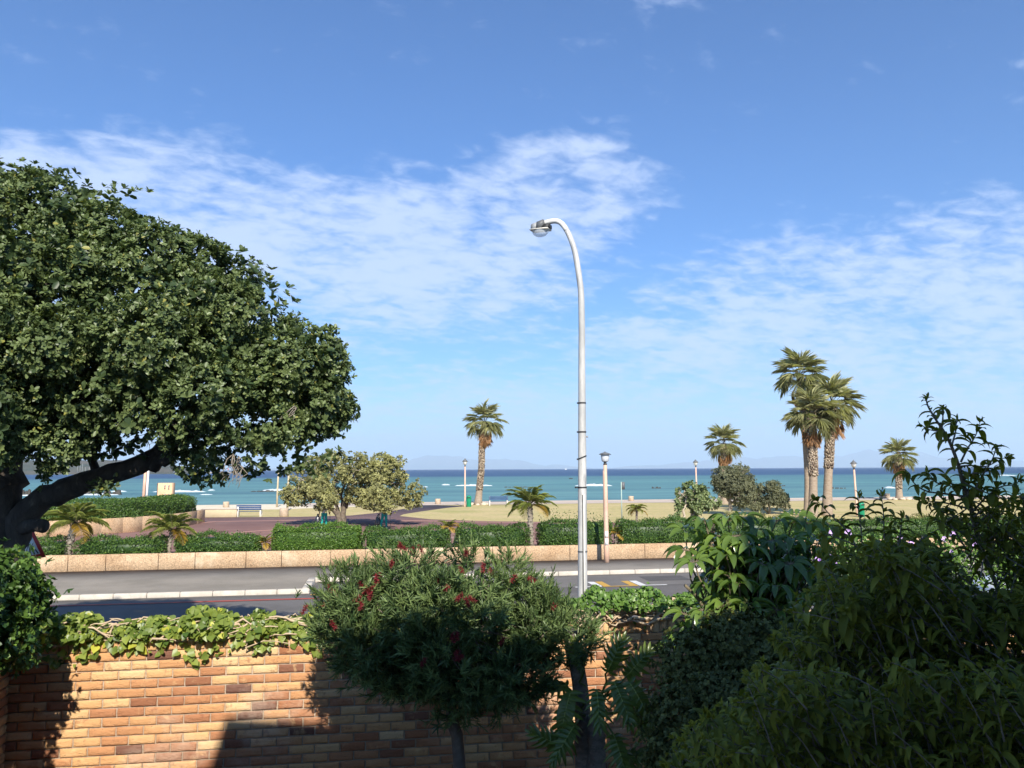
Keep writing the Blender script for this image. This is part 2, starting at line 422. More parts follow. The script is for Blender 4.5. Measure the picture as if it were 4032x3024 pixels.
paint('yellow_bay_marking', [rect(7.46, 8.68, 27.10, 27.24), rect(7.48, 7.74, 27.245, 28.35), rect(8.42, 8.68, 27.245, 28.35), rect(-2.1, -1.2, 27.12, 27.26), rect(13.0, 14.1, 27.12, 27.26)], M_yel)

M_gut = mat('gutter_dirt', (.10, .088, .072), (.15, .135, .115), 1.4, .95, .3, 40)
sheet('gutter', rect(-60, BU, 27.22, 27.5), -0.134, M_gut); sheet('gutter', rect(BU + .1, 60, 29.95, 30.2), -0.130, M_gut)
M_patch = mat('asphalt_patch', (.085, .08, .075), (.105, .10, .095), 1.4, .9, .3, 60, fine=(120, .4))
for k_, r_ in enumerate([(2.5, 5.1, 22.4, 24.0), (12.0, 13.0, 24.2, 26.4), (9.4, 11.0, 28.2, 29.4)]): sheet('road_patch', rect(*r_), -0.1285, M_patch)

# plaza and lawn behind the planters
sheet('plaza', rect(-300, 300, 33.9, 95.4), 0.0, M_pave, thick=.4)
def pts_uv(l, z=0): return [toUV(G(x, y, z)) for x, y in l]
def strip_between(name, pts, w, m, z):
    """ribbon of paving along ground points"""
    P = [Vector(p) for p in pts]; top = []
    L_, R_ = [], []
    for i, p in enumerate(P):
        d = (P[min(i + 1, len(P) - 1)] - P[max(i - 1, 0)]).normalized(); n = Vector((-d.y, d.x))
        L_.append(p + n * w / 2); R_.append(p - n * w / 2)
    vs = [UV(p.x, p.y, z) for p in L_] + [UV(p.x, p.y, z) for p in R_]; n = len(P)
    o = mesh_obj(name, vs, [[i, i + n, i + n + 1, i + 1] for i in range(n - 1)], m); o['kind'] = 'structure'; return o
lawn = pts_uv([(1573, 2032), (1700, 2045), (1900, 2052), (2200, 2056), (2700, 2056), (3200, 2046)]) + [(60, 56), (140, 56), (140, 88), (6, 88)] + pts_uv([(1850, 1992), (1760, 2000), (1660, 2014), (1590, 2025)])
sheet('lawn', lawn, 0.006, M_grass)
lawn2 = pts_uv([(830, 2037), (1180, 2035), (1380, 2030), (1500, 2018), (1640, 1996), (1640, 1993), (1300, 1998), (830, 2003)])
sheet('beach_lawn', lawn2, 0.006, M_grass)
sheet('beach', [(-300, 80)] + pts_uv([(700, 2010), (1100, 2006), (1300, 1998.5), (1640, 1991)]) + [(-9, 95.6), (-300, 95.6)], 0.010, M_sand)
sheet('promenade', [(-8, 88.2), (300, 88.2), (300, 95.6), (-8, 95.6)], 0.014, M_sandp)
strip_between('pink_paving_band', pts_uv([(200, 2113), (500, 2096), (700, 2066), (850, 2054), (1100, 2050), (1500, 2048), (1900, 2056), (2300, 2061), (3200, 2052), (4200, 2040)]), .9, M_pink, .010)
strip_between('pink_paving_band', pts_uv([(-200, 2180), (700, 2120), (1000, 2092), (1300, 2074)]), .7, M_pink, .010)
sw = MB().box(UV(146, 95.8, -.7), (308, .6, 1.5), TH); o = sw.build('sea_wall', M_sandp); o['kind'] = 'structure'

# ------------------------------------------------------------------ sea
def seamat():
    m = bpy.data.materials.new('sea_water'); m.use_nodes = True; t = m.node_tree; t.nodes.clear(); g = NT(t)
    P = g.node('ShaderNodeNewGeometry').outputs['Position']; x, y, z = g.sep(P)
    u = g.m('ADD', g.m('MULTIPLY', x, CT), g.m('MULTIPLY', y, ST)); v = g.m('SUBTRACT', g.m('MULTIPLY', y, CT), g.m('MULTIPLY', x, ST))
    wob = g.noise(g.comb(g.m('MULTIPLY', u, .0022), g.m('MULTIPLY', v, .003), 0.0), 1.0, 3, .5)
    s = g.m('DIVIDE', 100.0, g.m('MAXIMUM', v, 20.0))
    s = g.m('ADD', s, g.m('MULTIPLY', g.m('SUBTRACT', wob, .5), .035))
    c = g.ramp(s, [(0.0, (.030, .060, .135)), (.168, (.034, .078, .150)), (.20, (.080, .185, .200)), (.36, (.105, .240, .235)), (.52, (.100, .220, .222)), (.8, (.125, .265, .260)), (1.0, (.17, .31, .29))])
    n1 = g.noise(g.comb(g.m('MULTIPLY', u, .006), g.m('MULTIPLY', v, .045), 0.0), 1.0, 5, .6)
    n2 = g.noise(g.comb(g.m('MULTIPLY', u, .05), g.m('MULTIPLY', v, .35), 3.0), 1.0, 4, .6)
    n3 = g.noise(g.comb(g.m('MULTIPLY', u, .012), g.m('MULTIPLY', v, .11), 7.0), 1.0, 4, .6)
    c = g.mix(1.0, c, g.ramp(g.m('ADD', g.m('MULTIPLY', n1, .6), g.m('MULTIPLY', n3, .4)), [(.35, (.50, .62, .72)), (.5, (.98, .98, .98)), (.66, (1.42, 1.32, 1.22))]), 'MULTIPLY')
    c = g.mix(1.0, c, g.ramp(n2, [(.36, (.84, .84, .86)), (.66, (1.14, 1.14, 1.12))]), 'MULTIPLY')
    d = g.node('ShaderNodeBsdfDiffuse'); g.L.new(c, d.inputs[0])
    gl = g.node('ShaderNodeBsdfGlossy'); gl.inputs['Roughness'].default_value = .32; gl.inputs[0].default_value = (.8, .9, 1, 1)
    bn = g.node('ShaderNodeBump'); bn.inputs['Strength'].default_value = .8; bn.inputs['Distance'].default_value = .6
    g.L.new(g.noise(g.comb(g.m('MULTIPLY', u, .25), g.m('MULTIPLY', v, .8), 0.0), 1.0, 6, .7), bn.inputs['Height'])
    g.L.new(bn.outputs[0], d.inputs['Normal']); g.L.new(bn.outputs[0], gl.inputs['Normal'])
    mx = g.node('ShaderNodeMixShader'); mx.inputs[0].default_value = .16; g.L.new(d.outputs[0], mx.inputs[1]); g.L.new(gl.outputs[0], mx.inputs[2])
    o = g.node('ShaderNodeOutputMaterial'); g.L.new(mx.outputs[0], o.inputs[0]); return m
M_sea = seamat(); SEA = -1.2
sheet('sea', [(-30000, 90), (30000, 90), (42000, 42000), (-42000, 42000)], SEA, M_sea)
M_foam = mat('sea_foam', (.66, .70, .71), (.48, .57, .60), .8, .9, .5, 5)
def breaker(px0, px1, py, h, dep, name='breaking_wave'):
    p0, p1 = G(px0, py, SEA), G(px1, py, SEA); n = 26; b = MB(); dv = Vector((0, dep, 0)); vs = []; fs = []
    k = 6
    for i in range(n + 1):
        t = i / n; c = p0.lerp(p1, t) + Vector((0, random.gauss(0, dep * .05), 0)); w = max(.03, math.sin(math.pi * t) ** .5) * random.uniform(.7, 1.1)
        for j in range(k):
            a = j / (k - 1); vs.append(c + Vector((0, (a - .5) * dep * w, math.sin(math.pi * a) ** .8 * h * w * random.uniform(.8, 1.1) - .03)))
    for i in range(n):
        for j in range(k - 1): fs.append([i * k + j, (i + 1) * k + j, (i + 1) * k + j + 1, i * k + j + 1])
    o = mesh_obj(name, vs, fs, M_foam, smooth=True); o['kind'] = 'structure'; return o
for a in [(602, 812, 1937, .55, 5), (820, 845, 1931, .3, 3), (436, 500, 1936, .4, 4), (310, 470, 1949, .35, 4), (785, 838, 1948, .2, 2), (1035, 1130, 1932, .5, 5), (1130, 1220, 1935, .3, 3),
          (1738, 1772, 1910, .45, 4), (1790, 1940, 1913, .55, 5), (2262, 2412, 1913, .75, 7), (3486, 3522, 1922, .45, 4), (3925, 4000, 1873, .6, 8), (3700, 3725, 1871, .5, 6), (1664, 1685, 1918, .3, 3),
          (60, 180, 1952, .3, 3), (2830, 2900, 1905, .15, 2)]: breaker(*a)

M_rock = mat('dark_rock', (.035, .033, .03), (.07, .062, .05), .6, .9, .8, 4)
def rockpile(px0, px1, py, h, label, n=7, zb=SEA, name='sea_rock'):
    p0, p1 = G(px0, py, zb), G(px1, py, zb); c = (p0 + p1) / 2; b = MB(); w = (p1 - p0).length
    for i in range(n):
        q = p0.lerp(p1, (i + .5) / n) + Vector((0, random.uniform(-1, 1) * w * .08, 0)); r = w / n * random.uniform(.6, 1.0); hh = h * random.uniform(.35, 1.0)
        vs = []; 
        for a in range(7):
            t = a / 7 * 6.283 + random.uniform(-.2, .2); rr = r * random.uniform(.75, 1.15); vs.append(q + Vector((math.cos(t) * rr, math.sin(t) * rr, -.3)))
        for a in range(7):
            t = a / 7 * 6.283 + random.uniform(-.3, .3); rr = r * random.uniform(.3, .6); vs.append(q + Vector((math.cos(t) * rr, math.sin(t) * rr, hh * random.uniform(.7, 1))))
        vs.append(q + Vector((0, 0, hh * 1.05)))
        b.add(vs, [[a, (a + 1) % 7, 7 + (a + 1) % 7, 7 + a] for a in range(7)] + [[7 + a, 7 + (a + 1) % 7, 14] for a in range(7)])
    o = b.build(name, M_rock, origin=tuple(c)); tag(o, label, 'rock', 'dark rocks standing in the sea'); return o
for a in [(2566, 2602, 1923, .55, 'small dark rock in the sea between the sign pole and the round shrub'), (2776, 2796, 1923, .5, 'dark rock in the sea between the round shrub and the grey tree'),
          (3268, 3332, 1924, .5, 'long flat dark rock in the sea right of the three palms'), (2240, 2255, 1886, .7, 'tiny far dark rock in the open sea left of the tall street lamp'),
          (3066, 3092, 1914, .35, 'low dark rock in the sea beside the tree left of the three palms'), (1985, 2090, 1919, .22, 'low dark reef breaking the surface right of the single tall palm'),
          (990, 1120, 1936, .4, 'low dark rocks in the surf behind the wooden posts')]:
    rockpile(*a[:4], a[4])
rockpile(215, 475, 1948, 1.5, 'long dark rocky point in the surf behind the left hedge', n=12)
rockpile(75, 120, 1950, 1.8, 'dark rocks in the gap left of the big tree branch', n=4)

# far shore: headland, harbour wall and the mountains over the bay
M_hill = mat('headland_scrub', (.045, .055, .035), (.10, .085, .06), .02, .95)
def ridge(name, pts, Y, dep, m, zb=SEA):
    n = len(pts); fr, mid, bk = [], [], []
    P = [A(x, y, Y) for x, y in pts]; vs = []
    for p in P:
        h = p.z - zb
        for k, (f, s) in enumerate([(0, 0), (.18, .45), (.38, .8), (.6, 1.0), (1, .0)]):
            vs.append(Vector((p.x * (Y + dep * (f - .6)) / Y, Y + dep * (f - .6), zb - .5 + (h + .5) * s * (1 if s == 1 else random.uniform(.85, 1.1)))))
    fs = [[i * 5 + k, (i + 1) * 5 + k, (i + 1) * 5 + k + 1, i * 5 + k + 1] for i in range(n - 1) for k in range(4)]
    o = mesh_obj(name, vs, fs, m, smooth=False); o['kind'] = 'structure'; return o
hp = [(x, 1856 - 34 * max(0, 1 - ((x - 560) / 228) ** 2) ** .6 + random.uniform(-1, 1) - (8 if x < 560 else 0)) for x in range(335, 790, 9)]
hp2 = [(x, 1856 - 34 * (1 - abs((x - 560) / 228) ** 2.2) + random.uniform(-.8, .8)) for x in range(560, 786, 8)]
ridge('headland', [(x, 1812 + random.uniform(-1.5, 1.5)) for x in range(-300, 560, 20)] + [(x, y - 0) for x, y in hp2[1:]], 1500, 500, M_hill)
M_bw = mat('breakwater_stone', (.22, .20, .18), (.30, .27, .24), .05, .9)
bw = MB(); q0, q1 = G(-300, 1866.5, SEA), G(928, 1864.5, SEA)
for i in range(60):
    a, b_ = q0.lerp(q1, i / 60), q0.lerp(q1, (i + 1) / 60); hh = 2.7 + random.uniform(-.3, .3); c = (a + b_) / 2; l = (b_ - a).length
    bw.box((c.x, c.y, SEA + hh / 2 - .3), (l * .995, 9, hh), math.atan2((b_ - a).y, (b_ - a).x), tint=.5)
o = bw.build('harbour_wall', M_bw, origin=tuple((q0 + q1) / 2)); tag(o, 'long low stone harbour wall running out to sea below the headland', 'breakwater')
M_mtn = mat('mountain_rock', (.16, .14, .12), (.10, .10, .07), .0005, .95)
def mountains(name, spans, Y, seed):
    rr = random.Random(seed)
    pts = []
    for x in range(-400, 4600, 26):
        y = 1846
        for c, w, h, sk in spans:
            d = (x - c) / w
            if abs(d) < 1: y -= h * (1 - abs(d)) ** .75 * (1 + .10 * math.sin(x * .035 + c) + .07 * math.sin(x * .09 + c * 2))
        pts.append((x, min(y + rr.uniform(-.8, .8), 1845)))
    P = []
    for x, y in pts: p = A(x, y - (x - 2016) * .0047, Y); P.append(p)
    vs = []
    for p in P:
        for f, s in [(-.10, 0), (-.05, .55), (0, 1), (.05, .5), (.1, 0)]:
            vs.append(Vector((p.x, Y * (1 + f), max(-5, p.z * s * (1 if s in (0, 1) else rr.uniform(.8, 1.15)) - (5 if s == 0 else 0)))))
    fs = [[i * 5 + k, (i + 1) * 5 + k, (i + 1) * 5 + k + 1, i * 5 + k + 1] for i in range(len(P) - 1) for k in range(4)]
    o = mesh_obj(name, vs, fs, M_mtn); o['kind'] = 'structure'
mountains('mountains', [(1640, 210, 40, 0), (1820, 190, 44, 0), (2010, 120, 36, 0), (2180, 150, 16, 0), (2560, 150, 14, 0), (2760, 160, 26, 0), (2960, 200, 42, 0), (3140, 150, 34, 0), (3400, 260, 66, 0), (3620, 180, 40, 0), (3900, 260, 34, 0), (1300, 260, 26, 0)], 30000, 4)

# ------------------------------------------------------------------ planter walls
M_peb = mat('pebble_dash', (.54, .355, .205), (.64, .45, .28), 1.1, .9, .9, 26, fine=(22, .75), c3=(.64, .50, .34), s3=.7)
M_soil2 = mat('planter_soil', (.11, .08, .055), (.16, .12, .08), 3, .95, .6, 12)
pw = thing('planter_wall', 'long low pebble-dashed planter wall across the road, carrying the row of clipped hedges', 'wall', UV(0, 33.9, 0))
b = MB(); u = -46.0; i = 0
while u < 60:
    L_ = 1.35 if i % 2 else 1.9
    b.box(UV(u + L_ / 2, 33.99, .31), (L_ - .018, .2, .62 + random.uniform(-.006, .006)), TH, bev=.012, tint=random.random()); u += L_; i += 1
b.build('wall', M_peb, pw)
MB().box(UV(7, 34.85, .26), (106, 1.46, .54), TH).build('soil', M_soil2, pw)
# curved raised bed on the left, by the beach
cpts = [Vector((-46, 42.5)), Vector((-36, 45)), Vector((-31.5, 46.4)), Vector((-28.2, 47.6)), Vector((-25.8, 49.2)), Vector((-24.1, 51.2)), Vector((-23.0, 53.8)), Vector((-22.6, 57.0)), Vector((-22.75, 61.0))]
def catm(P, k=4):
    out = []
    for i in range(len(P) - 1):
        p0, p1, p2, p3 = P[max(i - 1, 0)], P[i], P[i + 1], P[min(i + 2, len(P) - 1)]
        for j in range(k):
            t = j / k; out.append(.5 * ((2 * p1) + (-p0 + p2) * t + (2 * p0 - 5 * p1 + 4 * p2 - p3) * t * t + (-p0 + 3 * p1 - 3 * p2 + p3) * t ** 3))
    return out + [P[-1]]
cw = catm(cpts, 2)
cb = thing('planter_wall', 'curved raised pebble-dashed planter wall on the left, holding the big hedge near the beach', 'wall', (cpts[4].x, cpts[4].y, 0))
b = MB()
for i in range(len(cw) - 1):
    a, c = cw[i], cw[i + 1]; m_ = (a + c) / 2; d = c - a; hh = .92
    b.box((m_.x, m_.y, hh / 2), (d.length + .04, .22, hh), math.atan2(d.y, d.x), bev=.01)
b.build('wall', M_peb, cb)
inner = [(p.x, p.y) for p in cw] + [(-60, 61), (-60, 41)]
vs = [Vector((x + (-.12 if x > -59 else 0), y, .84)) for x, y in inner]
mesh_obj('soil', np.array(vs) - np.array(cb.location), [list(range(len(vs)))], M_soil2, cb)

# ------------------------------------------------------------------ garden wall built brick by brick
def brickmat():
    m = bpy.data.materials.new('garden_brick'); m.use_nodes = True; t = m.node_tree; t.nodes.clear(); g = NT(t)
    a = g.node('ShaderNodeAttribute', attribute_name='tint').outputs['Fac']; pos = g.node('ShaderNodeTexCoord').outputs['Object']
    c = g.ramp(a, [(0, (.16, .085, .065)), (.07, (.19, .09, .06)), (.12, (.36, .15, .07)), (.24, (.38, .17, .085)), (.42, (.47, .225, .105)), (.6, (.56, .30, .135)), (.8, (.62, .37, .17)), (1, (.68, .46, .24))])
    blot = g.noise(pos, 11, 5, .7); c = g.mix(g.m('MULTIPLY', g.smooth(blot, .56, .68), .6), c, (.28, .11, .06))
    pale = g.noise(pos, 7.3, 4, .6, .5); c = g.mix(g.m('MULTIPLY', g.smooth(pale, .56, .70), .5), c, (.70, .46, .23))
    sp = g.noise(pos, 75, 3, .7); c = g.mix(g.m('MULTIPLY', g.smooth(sp, .63, .70), .75), c, (.10, .055, .045))
    stain = g.noise(pos, 1.7, 5, .65); c = g.mix(g.m('MULTIPLY', g.smooth(stain, .52, .72), .35), c, (.68, .55, .42))
    b = g.node('ShaderNodeBsdfPrincipled'); g.L.new(c, b.inputs['Base Color']); b.inputs['Roughness'].default_value = .88; b.inputs['Specular IOR Level'].default_value = .25
    bn = g.node('ShaderNodeBump'); bn.inputs['Strength'].default_value = 1; bn.inputs['Distance'].default_value = .012
    mp = g.node('ShaderNodeMapping'); mp.inputs['Scale'].default_value = (1, 1, 2.2); g.L.new(pos, mp.inputs[0])
    h = g.m('ADD', g.noise(mp.outputs[0], 26, 6, .7, .8), g.m('MULTIPLY', g.noise(pos, 120, 3, .6), .4))
    g.L.new(h, bn.inputs['Height']); g.L.new(bn.outputs[0], b.inputs['Normal'])
    o = g.node('ShaderNodeOutputMaterial'); g.L.new(b.outputs[0], o.inputs[0]); return m
M_brick = brickmat()
M_mort = mat('mortar', (.36, .28, .20), (.44, .35, .26), 9, .95, .7, 60)
BRICK_L, BRICK_H = .216, .0755
def brick_run(mb, P0, dirv, length, z_top, courses, seed, off=0.0, rowlock=True, mort=None):
    """front face of a wall from P0 along dirv; outward normal is to the right of dirv (towards the viewer)"""
    rr = random.Random(seed); d = Vector((dirv.x, dirv.y, 0)).normalized(); n = Vector((d.y, -d.x, 0))
    def slab(s0, s1, z0, z1, tint, rough=.0045, pr=0.0, nx=6, nz=5):
        vs = []; e = .006; FX = [0, .03, .25, .5, .75, .97, 1] if nx == 6 else [i / nx for i in range(nx + 1)]; FZ = [0, .09, .36, .64, .91, 1]
        for k in range(nz + 1):
            for i in range(nx + 1):
                fs_, fz = FX[i], FZ[k]; edge = (i in (0, nx)) or (k in (0, nz))
                s = s0 + (s1 - s0) * fs_ + (rr.uniform(-.0022, .0022) if 0 < i < nx else rr.uniform(-.0015, .0015)); z = z0 + (z1 - z0) * fz + rr.uniform(-.0018, .0018)
                o_ = .015 + pr + (rr.uniform(-rough, rough) if not edge else -e + rr.uniform(-.001, .001))
                p = P0 + d * s + n * o_; vs.append(Vector((p.x, p.y, z)))
        W = nx + 1
        fs = [[k * W + i, k * W + i + 1, (k + 1) * W + i + 1, (k + 1) * W + i] for k in range(nz) for i in range(nx)]
        ring = [i for i in range(W)] + [k * W + nx for k in range(1, nz + 1)] + [nz * W + i for i in range(nx - 1, -1, -1)] + [k * W for k in range(nz - 1, 0, -1)]
        base = len(vs); m_ = len(ring)
        for r_ in ring: q = vs[r_] - n * .03; vs.append(q)
        fs += [[ring[j], base + j, base + (j + 1) % m_, ring[(j + 1) % m_]] for j in range(m_)]
        mb.add(vs, fs, tint)
    z = z_top
    if rowlock:
        s = 0.0
        while s < length - .04: slab(s, s + .0665, z - .104, z, .78 + rr.uniform(-.15, .25), pr=.003, nx=3, nz=5); s += .0775
        z -= .114
    for c in range(courses):
        s = -(.116 if c % 2 else 0) - off; hfull = BRICK_H - .0115
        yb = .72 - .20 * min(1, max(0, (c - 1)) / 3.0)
        while s < length:
            a, e2 = max(s, 0), min(s + BRICK_L - .0105, length)
            if e2 - a > .03:
                r_ = rr.random()
                t_ = rr.uniform(.02, .12) if r_ < .05 else min(1, max(.1, rr.gauss(yb, .26)))
                slab(a + rr.uniform(-.001, .002), e2 + rr.uniform(-.002, .001), z - hfull + rr.uniform(-.0015, .0015), z + rr.uniform(-.0015, .0015), t_, pr=rr.uniform(-.002, .003), rough=.0045 if rr.random() < .6 else .002)
            s += BRICK_L
        z -= BRICK_H
    return z
WL = G(86, 2545, 2.27); 
# front face of the wall: two bearings fix its line
def on_line(px, py, Y): return A(px, py, Y)
W0 = Vector((-(2016 - 86) / F * 6.95, 6.95, 0)); W1 = Vector((W0.x + 14 * math.cos(R(8.9)), 6.95 + 14 * math.sin(R(8.9)), 0))
WD = (W1 - W0).normalized(); WN = Vector((WD.y, -WD.x, 0)); WTOP = 2.395
gw = thing('brick_wall', 'orange face-brick garden wall along the front, half in shade, topped with ivy', 'brick wall', tuple(W0 + Vector((0, 0, 1.05))))
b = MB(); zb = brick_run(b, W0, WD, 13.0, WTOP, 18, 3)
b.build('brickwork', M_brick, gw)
c = W0 + WD * 6.5 - WN * .115
b = MB().box((c.x, c.y, (WTOP - .006) / 2 + .0), (13.2, .232, WTOP - .006), math.atan2(WD.y, WD.x))
b.build('mortar_core', M_mort, gw)
# return wall on the left, running back to the house
rd = Vector((math.cos(R(8.9 - 90 + 3)), math.sin(R(8.9 - 90 + 3)), 0))     # heads towards the viewer
RP1 = W0 - WD * 0.0
RP0 = RP1 + rd * 6.2
rw = thing('brick_wall', 'shaded face-brick return wall at the left edge under the dense hedge', 'brick wall', tuple(RP1 + Vector((0, 0, 1.05))))
b = MB(); brick_run(b, RP0, -rd, 6.2, WTOP - .12, 16, 5, rowlock=False); b.build('brickwork', M_brick, rw)
nl = Vector((-rd.y, rd.x, 0)); nl = nl if nl.x < 0 else -nl
c = (RP0 + RP1) / 2 + nl * .12
MB().box((c.x, c.y, (WTOP - .12) / 2), (6.2, .235, WTOP - .125), math.atan2(rd.y, rd.x)).build('mortar_core', M_mort, rw)

# ------------------------------------------------------------------ the house the photograph is taken from (behind the camera)
M_plast = mat('house_plaster', (.20, .19, .175), (.24, .23, .21), .8, .9, .2, 20)
M_roof = mat('roof_tile', (.10, .055, .04), (.14, .08, .06), 3, .9, .5, 12)
M_glassd = mat('dark_glass', (.02, .025, .03), rough=.05, spec=.8)
M_frame = mat('window_frame', (.5, .5, .48), rough=.4)
ho = thing('house', 'plastered house behind the viewer whose roof shades the garden', 'house', (4, -4, 1.05))
HX0 = -.62
MB().box(((HX0 + 14) / 2, -5.2, 4.05), (14 - HX0, 8.4, 6.2), 0).build('wall', M_plast, ho)
rf = MB(); e = .28
rx0, rx1, ry0, ry1, rz = HX0 - e + .12, 14 + e, -9.7, -.6, 7.32
rf.add([(rx0, ry1, rz), (rx1, ry1, rz), (rx1, ry0, rz), (rx0, ry0, rz), (rx0, ry1, rz + .2), (rx1, ry1, rz + .2), (rx1, ry0, rz + .2), (rx0, ry0, rz + .2), (rx0 + 2.5, -5.2, rz + 1.3), (rx1 - 2.5, -5.2, rz + 1.3)],
       [[0, 3, 2, 1], [0, 1, 5, 4], [1, 2, 6, 5], [2, 3, 7, 6], [3, 0, 4, 7], [4, 5, 9, 8], [6, 7, 8, 9], [5, 6, 9], [7, 4, 8]])
rf.build('roof', M_roof, ho)
MB().box((9.6, -5.2, 7.9), (12.0, 8.0, 1.6), 0).build('upper_wall', M_plast, ho)
MB().box((9.6, -5.2, 8.8), (12.6, 8.6, .2), 0).build('parapet', M_plast, ho)
for wx in (1.5, 4.6, 8.2):
    f_ = MB().box((wx + .9, -.975, 5.3), (1.9, .06, 1.5)).build('window', M_frame, ho)
    MB().box((wx + .9, -.94, 5.3), (1.7, .02, 1.3)).build('pane', M_glassd, f_)

# ================================================================== PLANTS
M_bark_dark = mat('dark_bark', (.035, .028, .022), (.065, .052, .040), 5, .95, 1.5, 14, c3=(.11, .09, .07), s3=7, stretch=(1, 1, .45))
M_bark_grey = mat('grey_bark', (.20, .17, .135), (.30, .26, .21), 6, .95, .8, 20, c3=(.11, .09, .07), s3=3)
M_bark_oli = mat('brown_bark', (.10, .08, .06), (.18, .145, .11), 6, .95, .8, 20)
M_bark_pale = mat('pale_bark', (.38, .32, .24), (.50, .43, .33), 6, .9, .5, 20)
L_tree = leafmat('tree_leaf', (.032, .056, .020), (.155, .20, .072), .22, .42, .35, yellow=(.26, .25, .06))
L_olive = leafmat('olive_leaf', (.125, .125, .052), (.43, .42, .18), .3, .6, .25)
L_grey = leafmat('grey_leaf', (.075, .085, .05), (.23, .24, .14), .25, .6, .3)
L_shrubb = leafmat('broad_shrub_leaf', (.07, .11, .04), (.27, .33, .14), .25, .45, .4)
L_hedge = leafmat('hedge_leaf', (.022, .058, .012), (.115, .20, .038), .22, .45, .35, yellow=(.16, .26, .04))
L_hedgey = leafmat('bright_hedge_leaf', (.045, .10, .015), (.15, .25, .04), .25, .45, .35)
L_ivy = leafmat('ivy_leaf', (.055, .11, .020), (.27, .33, .065), .35, .38, .4, yellow=(.50, .50, .07))
L_ivyd = leafmat('ivy_dark_leaf', (.035, .09, .018), (.15, .26, .05), .3, .4, .4)
L_call = leafmat('bottlebrush_leaf', (.035, .07, .022), (.17, .235, .08), .2, .5, .35)
L_scheff = leafmat('umbrella_leaf', (.038, .08, .014), (.16, .245, .05), .35, .22, .6)
L_fore = leafmat('long_leaf', (.085, .105, .014), (.27, .27, .04), .3, .55, .2)
L_small = leafmat('small_dark_leaf', (.065, .078, .022), (.20, .21, .07), .2, .55, .25)
L_philo = leafmat('philodendron_leaf', (.05, .09, .014), (.16, .21, .04), .25, .3, .5)
L_palm = leafmat('fan_palm_leaf', (.15, .165, .075), (.50, .49, .25), .25, .45, .4)
L_dead = leafmat('dead_frond', (.27, .14, .065), (.52, .31, .16), .25, .7, .2)
L_date = leafmat('date_frond', (.15, .20, .045), (.36, .38, .09), .25, .5, .3)
L_daty = leafmat('yellow_frond', (.40, .27, .05), (.58, .40, .08), .25, .5, .3)
M_stem = mat('woody_stem', (.42, .31, .20), (.52, .41, .28), 12, .85, .4, 40)
M_twig = mat('twig', (.12, .10, .06), (.2, .16, .1), 10, .9)
M_flred = mat('red_flower', (.19, .014, .018), (.12, .01, .014), 40, .7)
M_flvio = mat('violet_flower', (.52, .34, .72), (.70, .55, .85), 20, .6)

def limb(mb, pts, r0, r1, n=9, amp=.03):
    P = catm([Vector(p) for p in pts], 3); m_ = len(P)
    P = [p + Vector([random.gauss(0, 1) * amp * (0 if i in (0,) else 1) for _ in range(3)]) for i, p in enumerate(P)]
    mb.tube(P, [r0 + (r1 - r0) * (i / (m_ - 1)) ** .8 * 1.0 + random.uniform(-.04, .04) * r0 for i in range(m_)], n)

